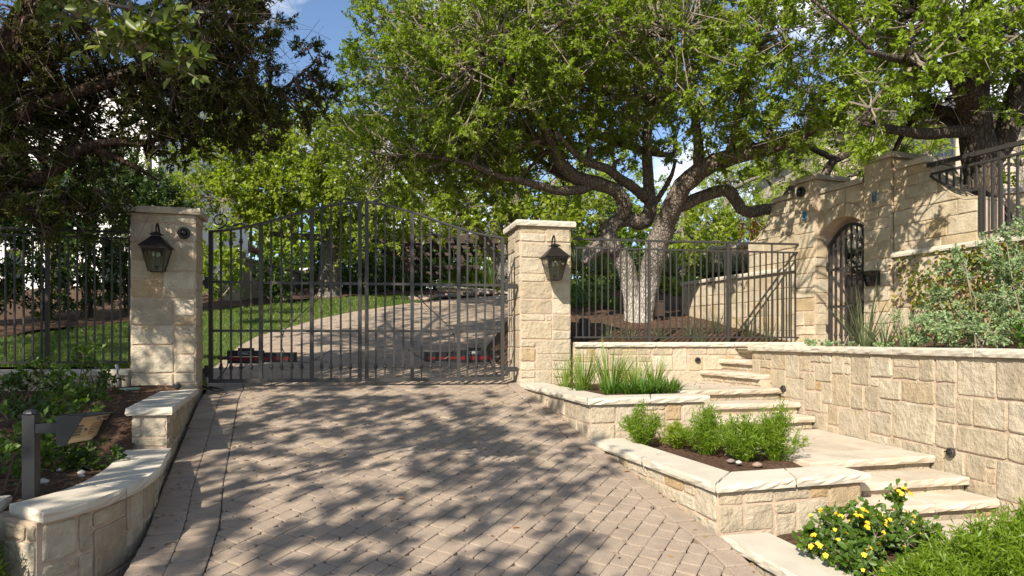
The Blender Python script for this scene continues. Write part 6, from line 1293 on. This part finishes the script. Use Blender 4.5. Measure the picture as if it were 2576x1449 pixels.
for k in range(64):
    l = [((1.90, 3.9, .48), (.25, .23, .16)), ((2.12, 4.0, .49), (.25, .21, .16)), ((1.76, 3.72, .43), (.2, .2, .12)), ((1.92, 3.58, .42), (.23, .18, .11)), ((2.36, 4.13, .65), (.06, .06, .06))][k % 5 if k < 52 else R.choice((0, 1))]
    d = nrm((R.uniform(-1, 1), R.uniform(-1.2, .5), R.uniform(.1, 1))); c = np.array(l[0]) + d * np.array(l[1]) * R.uniform(.92, 1.08)
    if f0_ is None: f0_ = mk('flower_head', np.array(fm.V) + c, fm.F, M['flower'], LN); f0_.data.transform(__import__('mathutils').Matrix.Translation(-Vector(c - wloc(LN)))); f0_.location = Vector(c - wloc(LN)); o = f0_
    else: o = f0_.copy(); COL.objects.link(o); o.location = Vector(c - wloc(LN))
    o.rotation_euler = Vector(d + np.array((0, -.3, .3))).to_track_quat('Z', 'Y').to_euler(); o.scale = [R.uniform(.45, .75)] * 3
# silver sage, creeper and strappy plant at the right
shrub('sage_shrub', 'large silver green sage shrub against the creeper covered wall', [((3.95, 5.75, 2.0), (.42, .4, .42)), ((4.15, 5.3, 2.15), (.42, .4, .45)), ((3.72, 5.95, 1.75), (.36, .32, .28)), ((4.0, 5.1, 1.75), (.42, .35, .3)), ((4.45, 5.2, 2.25), (.4, .4, .42)), ((3.6, 5.55, 1.65), (.3, .3, .18)), ((4.2, 4.7, 1.8), (.4, .35, .35)), ((4.4, 4.8, 2.15), (.4, .35, .38))], 'sage', size=.027, clump=.12, dens=24, nt=6, nl=17, aspect=.5, base=(4.1, 5.4, 1.52))
MB3 = MB().tube(spline([(3.95, 4.95, 1.55), (3.93, 4.93, 1.68), (4.0, 4.92, 1.76), (4.05, 4.9, 1.88), (4.07, 4.92, 2.0)], .05), [.018] * len(spline([(3.95, 4.95, 1.55), (3.93, 4.93, 1.68), (4.0, 4.92, 1.76), (4.05, 4.9, 1.88), (4.07, 4.92, 2.0)], .05)), 6)
tag(MB3.make('bare_branch', M['straw']), 'bare pale crooked branch in front of the silver sage', 'branch', kind='thing')
CR = thing('creeper', (*(P0 + at_ * 2.6), 1.55), 'reddish green creeper climbing the terrace wall beside the intercom', 'creeper')
n = 5200; s = 1.6 + NR.uniform(0, 1, n) ** .85 * 3.2; z = 1.52 + NR.uniform(0, 1, n) * 1.06; keep = (np.sin(s * 9 + z * 7) + np.sin(z * 13 - s * 4) + NR.normal(size=n) * .8 + (s - 1.75) * 3) > .1; s, z = s[keep], z[keep]; n = len(s)
P = P0[None] + at_[None] * s[:, None] + an[None] * NR.uniform(-.005, .07, n)[:, None]; P = np.concatenate([P, z[:, None]], 1); A = nrows(np.concatenate([at_[None] * NR.normal(size=(n, 1)), NR.normal(size=(n, 1)) - .3], 1) + np.array((*an, 0)) * .5)
V, F = leaves(P, A, NR.uniform(.03, .06, n), .8, 0, .1, True); mk('leaves', V, F, M['ivy'], CR)
vb = MB(); 
for k in range(16):
    s = 1.6 + k * .16; z = 1.55; pts = []
    while z < R.uniform(1.9, 2.5): pts.append((*(P0 + at_ * s + an * -.005), z)); s += R.uniform(-.06, .06); z += .12
    if len(pts) > 2: vb.tube(pts, .006, 4, False)
vb.make('stems', M['twigd'], CR)
tuft('strappy_plant', 'grey green strappy plant arching before the arched garden gate', (3.72, 7.2, 1.53), 46, .75, .016, .8, 'greyb', .08, .9, None, 'plant')
tuft('strappy_plant', 'low strappy tuft beside the wall at the gateway post', (3.62, 6.65, 1.53), 40, .5, .013, .9, 'greyb', .09, 1.2, None, 'plant')
tuft('strappy_plant', 'dry strappy tuft below the silver sage shrub', (3.58, 6.15, 1.53), 40, .4, .010, .9, 'greyb', .12, 1.2, None, 'plant')
shrub('leafy_plant', 'small bright leafy plant at the far right behind the long wall', [((3.66, 4.72, 1.62), (.14, .13, .10))], 'strap', size=.06, clump=.09, dens=60, nt=4, nl=6, aspect=.55, pts6=True, cat='plant')
shrub('ground_cover', 'low grey green ground cover along the wall by the garden gate', [((3.30, 7.5, 1.54), (.2, .3, .05)), ((3.36, 7.0, 1.54), (.18, .25, .06)), ((3.48, 6.3, 1.54), (.15, .25, .05))], 'sage', size=.028, clump=.06, dens=60, nt=4, nl=9, cat='plant')
# tufts inside the fence
for px, py, Y, n, h, lb in [(1740, 830, 9.75, 40, .42, 'grassy tuft behind the fence, left of the middle post'), (1800, 815, 10.1, 45, .45, 'grassy tuft in the mulch right of the oak trunk'), (1880, 830, 9.9, 40, .40, 'grassy tuft near the terrace wall'), (1660, 835, 9.7, 36, .36, 'low grass tuft below the forked oak trunk'), (1530, 842, 9.6, 30, .33, 'sprawling grass tuft near the black spotlight'), (1590, 845, 9.55, 30, .34, 'sprawling grass tuft between spotlight and oak'), (1930, 845, 9.75, 36, .34, 'grass tuft in the corner by the gateway'), (1760, 850, 9.55, 30, .3, 'short grass tuft right against the fence rail')]:
    b_ = at(px, py, Y); tuft('grass_tuft', lb, (b_[0], Y, T_bank(b_[0], Y) - .01), n, h, .010, 1.0, 'greyb', .10, 1.3, 'grass tufts in the mulch behind the fence')
def rosette(name, label, base, n, ln, w, m, group, droop=.12, cat='plant'):
    base = np.asarray(base, float); p = thing(name, base, label, cat, group); a = NR.uniform(0, 2 * math.pi, n); e = NR.uniform(-.1, 1.45, n)
    D = nrows(np.stack([np.cos(a) * np.cos(e), np.sin(a) * np.cos(e), np.sin(e)], 1)); V, F = blades(base + D * .05, D, ln * NR.uniform(.7, 1.1, n), w, droop, 3); mk('leaves', V, F, M[m], p); return p
rg = 'spiky plants around the drive'
for px, py, Y, r, n, lb in [(1130, 735, 25.4, 1.15, 130, 'spiky palmetto left of the pair beyond the right gate leaf'), (1235, 728, 25.4, 1.2, 140, 'spiky palmetto beside the sunlit pillar beyond the gate'), (1185, 712, 27, 1.15, 120, 'spiky palmetto behind the two front ones'), (1512, 690, 13.5, .75, 90, 'dark spiky yucca left of the forked oak trunk'), (1450, 680, 16, .7, 80, 'dark spiky yucca next to the sunlit pillar'), (1690, 695, 12.6, .62, 80, 'drooping yucca right of the forked oak trunk')]:
    b_ = at(px, py, Y); rosette('yucca', lb, b_, n, r, .05 if Y < 20 else .075, 'yucca' if px < 1300 else 'greyb', rg, .15 if px < 1600 else .5)
gc = thing('dark_grass', at(1850, 690, 12.9), 'dark grass clump against the terrace wall by the stone planter', 'grass'); a = NR.uniform(0, 6.28, 260); D = nrows(np.stack([np.cos(a) * .5, np.sin(a) * .5, np.ones(260)], 1))
P = np.array([at(1850, 695, 12.2)]) + np.stack([NR.uniform(-.65, .65, 260), NR.uniform(-.2, .2, 260), np.zeros(260)], 1); V, F = blades(P, D, NR.uniform(.35, .6, 260), .014, .5); mk('blades', V, F, M['dark'], gc)
RY = thing('red_yucca', at(1890, 640, 12.5), 'red flower stalks rising behind the left shoulder of the gateway', 'flower'); m = MB(); fl = MB()
for k in range(8):
    q = at(1868 + k * 7, 640, 12.5); e = q + np.array((R.uniform(-.1, .1), 0, R.uniform(.45, .8))); m.tube([q, lerp(q, e, .5), e], [.008, .006, .004], 4)
    for j in range(7): c = lerp(q, e, .6 + .06 * j) + NR.normal(size=3) * .02; fl.lathe(c, [(.004, 0), (.014, .02), (.004, .045)], 5, (R.uniform(-1, 1), R.uniform(-1, 1), .4))
m.make('stalks', M['redfl'], RY); fl.make('flowers', M['redfl'], RY)
RY2 = thing('red_yucca', (4.75, 10.6, 2.5), 'red flower spray seen through the top of the arched gate', 'flower'); m = MB()
for k in range(4):
    q = np.array((4.72 + k * .05, 10.3, 2.5)); e = q + (R.uniform(-.1, .15), 0, R.uniform(.85, 1.05)); m.tube([q, lerp(q, e, .5), e], .005, 4); [m.lathe(lerp(q, e, .75 + .05 * j), [(.004, 0), (.014, .02), (.004, .04)], 5, (R.uniform(-1, 1), .2, .4)) for j in range(5)]
m.make('stalks', M['redfl'], RY2)
shrub('background_shrub', 'dark shrub and fountain grass seen through the arched gate', [((5.0, 10.6, 2.75), (.4, .3, .3)), ((5.5, 10.4, 2.8), (.4, .3, .35)), ((4.6, 11, 2.7), (.3, .3, .25))], 'dark', size=.05, clump=.16, dens=14, aspect=.4)
tuft('grass_tuft', 'pale fountain grass seen through the top of the arched gate', (5.05, 10.9, 2.9), 140, .7, .012, .9, 'greyb', .15, 1.0)
# shrubs in the left front bed
for px, py, Y, r, h, m, lb in [(190, 905, 6.7, .34, .30, 'bed', 'leafy shrub before the left fence, closest to the pillar'), (90, 900, 6.5, .32, .28, 'bed', 'leafy shrub before the left fence, in its middle'), (30, 930, 6.2, .30, .24, 'dark', 'dark leafy shrub before the left end of the fence'), (245, 890, 6.9, .22, .24, 'dark', 'small dark shrub before the kerb beside the pillar'), (170, 1020, 5.4, .26, .17, 'bed', 'bright shrub in the mulch above the call box arm'), (215, 960, 6.0, .22, .18, 'bed', 'shrub in the mulch below the fence and left of the pillar'), (130, 1110, 4.7, .22, .16, 'bed', 'low shrub in the mulch behind the call box post'), (230, 1120, 4.75, .16, .10, 'dark', 'small plant right of the call box in the mulch'), (15, 1080, 4.3, .26, .24, 'bed', 'leafy shrub at the left edge beside the black post'), (5, 1180, 3.95, .26, .24, 'bed', 'loose shrub at the left edge below the black post'), (90, 985, 5.6, .2, .14, 'dark', 'dark low plant between fence shrubs and black post')]:
    x = at(px, py, Y)[0]; z = T_bed(x, Y); shrub('bed_shrub', lb, [((x, Y, z + h * .9), (r, r * .8, h)), ((x + r * .5, Y - .05, z + h * .6), (r * .7, r * .6, h * .6)), ((x - r * .5, Y + .03, z + h * .7), (r * .7, r * .6, h * .7))], m, size=.042, clump=.12, dens=17, nt=4, nl=8, aspect=.6, stemm='twigd', group='leafy shrubs in the left bed', base=(x, Y, z), up=1.0, pts6=False)

# ------------------------------------------------------------------ lawn blades, ground cover, rocks, litter
poly = [(p.co.x, p.co.y) for p in []]
LP = [p for p in DL if p[1] > 8.05 and p[1] < 22] + [(-3.0, 22.7), (-4.7, 21.4), (-5.8, 19.5), (-6.6, 17.8), (-7.3, 16.1), (-7.8, 13.7), (-8.6, 11.4), (-9.4, 7.4), (-6, 7.4), (-4.3, 7.75), (-3.8, 8.06)]
Q = []
while len(Q) < 42000:
    y = 7.4 + (R.random() ** 1.6) * 15.2; x = R.uniform(-9.4, -2.2)
    if in_poly(x, y, LP): Q.append((x, y, T_lawn(x, y)))
Q = np.array(Q); n = len(Q); D = nrows(NR.normal(size=(n, 3)) * (.45, .45, .1) + UP); B = nrows(np.cross(D, rdir(n))); h = (NR.uniform(.03, .06, n) * (1 + .03 * (Q[:, 1] - 8)))[:, None]; w = .004 * (1 + .12 * (Q[:, 1:2] - 8))
V = np.stack([Q - B * w, Q + B * w, Q + D * h], 1).reshape(-1, 3); tag(mk('grass', V, np.arange(3 * n).reshape(n, 3), M['lawnb']), 'short bright green lawn grass beyond the gate', 'grass', kind='stuff')
def cover(name, label, pts, hgt, size, m, cat='ground cover'):
    P = np.array(pts); n = len(P); A = nrows(rdir(n) + UP * .5); V, F = leaves(P + UP * NR.uniform(0, hgt, (n, 1)), A, size * NR.uniform(.6, 1.3, n), .55, 1.0, .1); return tag(mk(name, V, F, M[m]), label, cat, kind='stuff')
cp = []
while len(cp) < 6000:
    y = R.uniform(17, 24); x = R.uniform(-2.2, 2.5)
    if x > xdr(min(y, 20)) + .5 if y < 20 else (x < 1.3 and x > .4): cp.append((x, y, T_bank(x, y)))
cover('ground_cover', 'green ground cover below the palmettos', cp, .22, .10, 'bed')
cp = []
for k in range(2600):
    x = R.uniform(-2.6, .4); y = 23.0 + (x + 2.6) * .75 + R.uniform(.7, 2.2); cp.append((x, y, G(x, y) + .1))
cover('ground_cover', 'green ground cover on the slope at the drive bend', cp, .3, .12, 'fern')
cp = [(R.uniform(1.0, 2.0), R.uniform(12.5, 15), 0) for k in range(1800)]; cp = [(x, y, T_bank(x, y)) for x, y, z in cp]
cover('ground_cover', 'green ground cover behind the spotlight left of the oak', cp, .16, .08, 'bed')
rk = []
for k in range(5):
    m_ = MB(); V = [];
    import bmesh
    b = bmesh.new(); bmesh.ops.create_icosphere(b, subdivisions=1, radius=1)
    for v in b.verts: v.co *= R.uniform(.8, 1.12)
    me = bpy.data.meshes.new('river_rock'); b.to_mesh(me); b.free(); me.polygons.foreach_set("use_smooth", [True] * len(me.polygons)); me.materials.append(M['rock']); rk.append(me)
EB = [(-2.86, 20.1), (-2.3, 21.5), (-1.3, 22.8), (-.25, 24.1), (.6, 24.8)]
for k in range(70):
    t = R.uniform(0, 1); s = np.interp(t, [0, 1], [.35, 4]); i = min(3, int(s)); c = lerp(EB[i], EB[i + 1], s - i); nv = nrm((-(EB[i + 1][1] - EB[i][1]), EB[i + 1][0] - EB[i][0])); c = c + nv * R.uniform(.02, .55); r = R.uniform(.07, .17)
    o = bpy.data.objects.new('river_rock', rk[k % 5]); COL.objects.link(o); o.location = (c[0], c[1], G(c[0], c[1]) + r * .35); o.scale = (r * R.uniform(.9, 1.5), r, r * .65); o.rotation_euler[2] = R.uniform(0, 6); tag(o, 'rounded river rock edging the drive where it bends beyond the gate', 'rock', 'river rocks edging the drive', 'thing')
for k, (px, py, Y, r, lb) in enumerate([(205, 1150, 4.5, .025, 'pale rock in the mulch below the call box'), (318, 1050, 5.2, .018, 'small white pebble beside the short wall'), (205, 1175, 4.4, .02, 'tiny white stone in the mulch nearest the curved coping'), (300, 1150, 4.8, .018, 'flat pale stone beside the curved coping'), (108, 1160, 4.2, .03, 'white stone left of the black post'), (150, 1140, 4.6, .02, 'white chip right of the black post')]):
    x = at(px, py, Y)[0]; me = rk[k % 5].copy(); me.materials[0] = M['pebble']; o = bpy.data.objects.new('pale_stone', me); COL.objects.link(o); o.location = (x, Y, T_bed(x, Y) + r * .3); o.scale = (r * 1.4, r, r * .7); tag(o, lb, 'stone', 'pale stones in the left bed', 'thing')
for k, (px, py, Y, r, m, lb) in enumerate([(1858, 1184, 5.15, .022, 'pebble', 'pale rock at the foot of the feathery shrubs'), (1838, 1178, 5.2, .028, 'rock', 'grey rock at the foot of the feathery shrubs'), (1905, 1192, 5.05, .032, 'rock', 'reddish rock under the feathery shrub by the coping')]):
    x = at(px, py, Y)[0]; me = rk[k].copy(); me.materials[0] = M[m]; o = bpy.data.objects.new('planter_rock', me); COL.objects.link(o); o.location = (x, Y, .685); o.scale = (r * 1.5, r, r * .7); tag(o, lb, 'rock', 'rocks in the middle planter', 'thing')
lm = bpy.data.meshes.new('fallen_leaf'); lm.from_pydata([(0, -.03, 0), (.014, -.008, .006), (.012, .012, .008), (0, .032, .002), (-.012, .012, .008), (-.014, -.008, .006)], [], [(0, 1, 2, 3), (0, 3, 4, 5)]); lm.materials.append(M['orange'])
for k, (px, py, lb) in enumerate([(1578, 1188, 'dry orange leaf lying on the drive near the middle planter'), (1010, 1255, 'dry orange leaf lying in the middle of the drive'), (1752, 1218, 'dry leaf on the drive against the middle planter wall'), (1885, 1296, 'dry leaf on the drive close to the lowest planter corner'), (620, 1160, 'dry leaf on the drive near the curved wall'), (1300, 1330, 'dry leaf at the bottom of the drive')]):
    k_ = (py - HY) / F_PX; t = (px - CX) / F_PX; Y = 1.811 / (k_ + .1436 - .0203 * t); o = bpy.data.objects.new('fallen_leaf', lm); COL.objects.link(o); o.location = (t * Y, Y, G(t * Y, Y) + .004); o.rotation_euler = (R.uniform(-.2, .2), R.uniform(-.2, .2), R.uniform(0, 6)); tag(o, lb, 'leaf', 'dry leaves on the drive', 'thing')
# brown oak leaf litter along the kerbs, on steps and paving
lt = []
for k in range(260):
    y = R.uniform(2.6, 8.4)
    if k % 3 == 0: x = xdr(y) - abs(R.gauss(0, .12)) - .02; z = G(x, y)
    elif k % 3 == 1: x = xdl(y) + abs(R.gauss(0, .10)) + .03; z = G(x, y)
    else: x = R.uniform(xdl(y) + .1, xdr(y) - .1); z = G(x, y)
    lt.append((x, y, z + .004))
for k in range(60):
    y = R.uniform(5.8, 9.0); x = R.uniform(1.95, 2.9)
    if y < 6.6: lt.append((x, y, .704))
    elif y > 7.9: lt.append((x, y, 1.074))
P = np.array(lt); n = len(P); A = nrows(NR.normal(size=(n, 3)) * (1, 1, .12)); V, F = leaves(P, A, NR.uniform(.018, .042, n), .42, 3.0, .06)
M['litter'] = leafy('leaf litter', [(.12, .07, .035), (.20, .12, .06), (.30, .18, .08), (.16, .12, .05)], .1, .8, .1); tag(mk('leaf_litter', V, F, M['litter']), 'scattered small brown oak leaves on the paving', 'leaf litter', kind='stuff')
# wood chips on the mulch
cp = []
while len(cp) < 9000:
    x, y = R.uniform(-7, -2.3), R.uniform(3.0, 7.4)
    if in_poly(x, y, [(-2.36, 3.62), (-2.56, 4.35), (-2.98, 5.38), (-3.6, 7.4), (-4.2, 7.40), (-9.5, 6.3), (-9.5, 2.6), (-4.5, 2.8)]): cp.append((x, y, T_bed(x, y) + .004))
while len(cp) < 15000:
    x, y = R.uniform(.3, 4), R.uniform(9.2, 13)
    if in_poly(x, y, bank_poly): cp.append((x, y, T_bank(x, y) + .004))
P = np.array(cp); n = len(P); A = nrows(NR.normal(size=(n, 3)) * (1, 1, .25)); V, F = leaves(P, A, NR.uniform(.015, .05, n), .28, 2.0, .02)
M['chip'] = leafy('bark chips', [(.05, .03, .02), (.10, .06, .04), (.16, .10, .065), (.24, .16, .11)], 0, .95, .1); tag(mk('bark_chips', V, F, M['chip']), 'loose bark chips covering the mulch beds', 'bark chips', kind='stuff')

for o in bpy.data.objects:
    if o.parent is not None and o.name.split('.')[0] in ('twigs', 'stems', 'branches', 'upper_twigs', 'flowers', 'stalks'): o['kind'] = 'stuff'
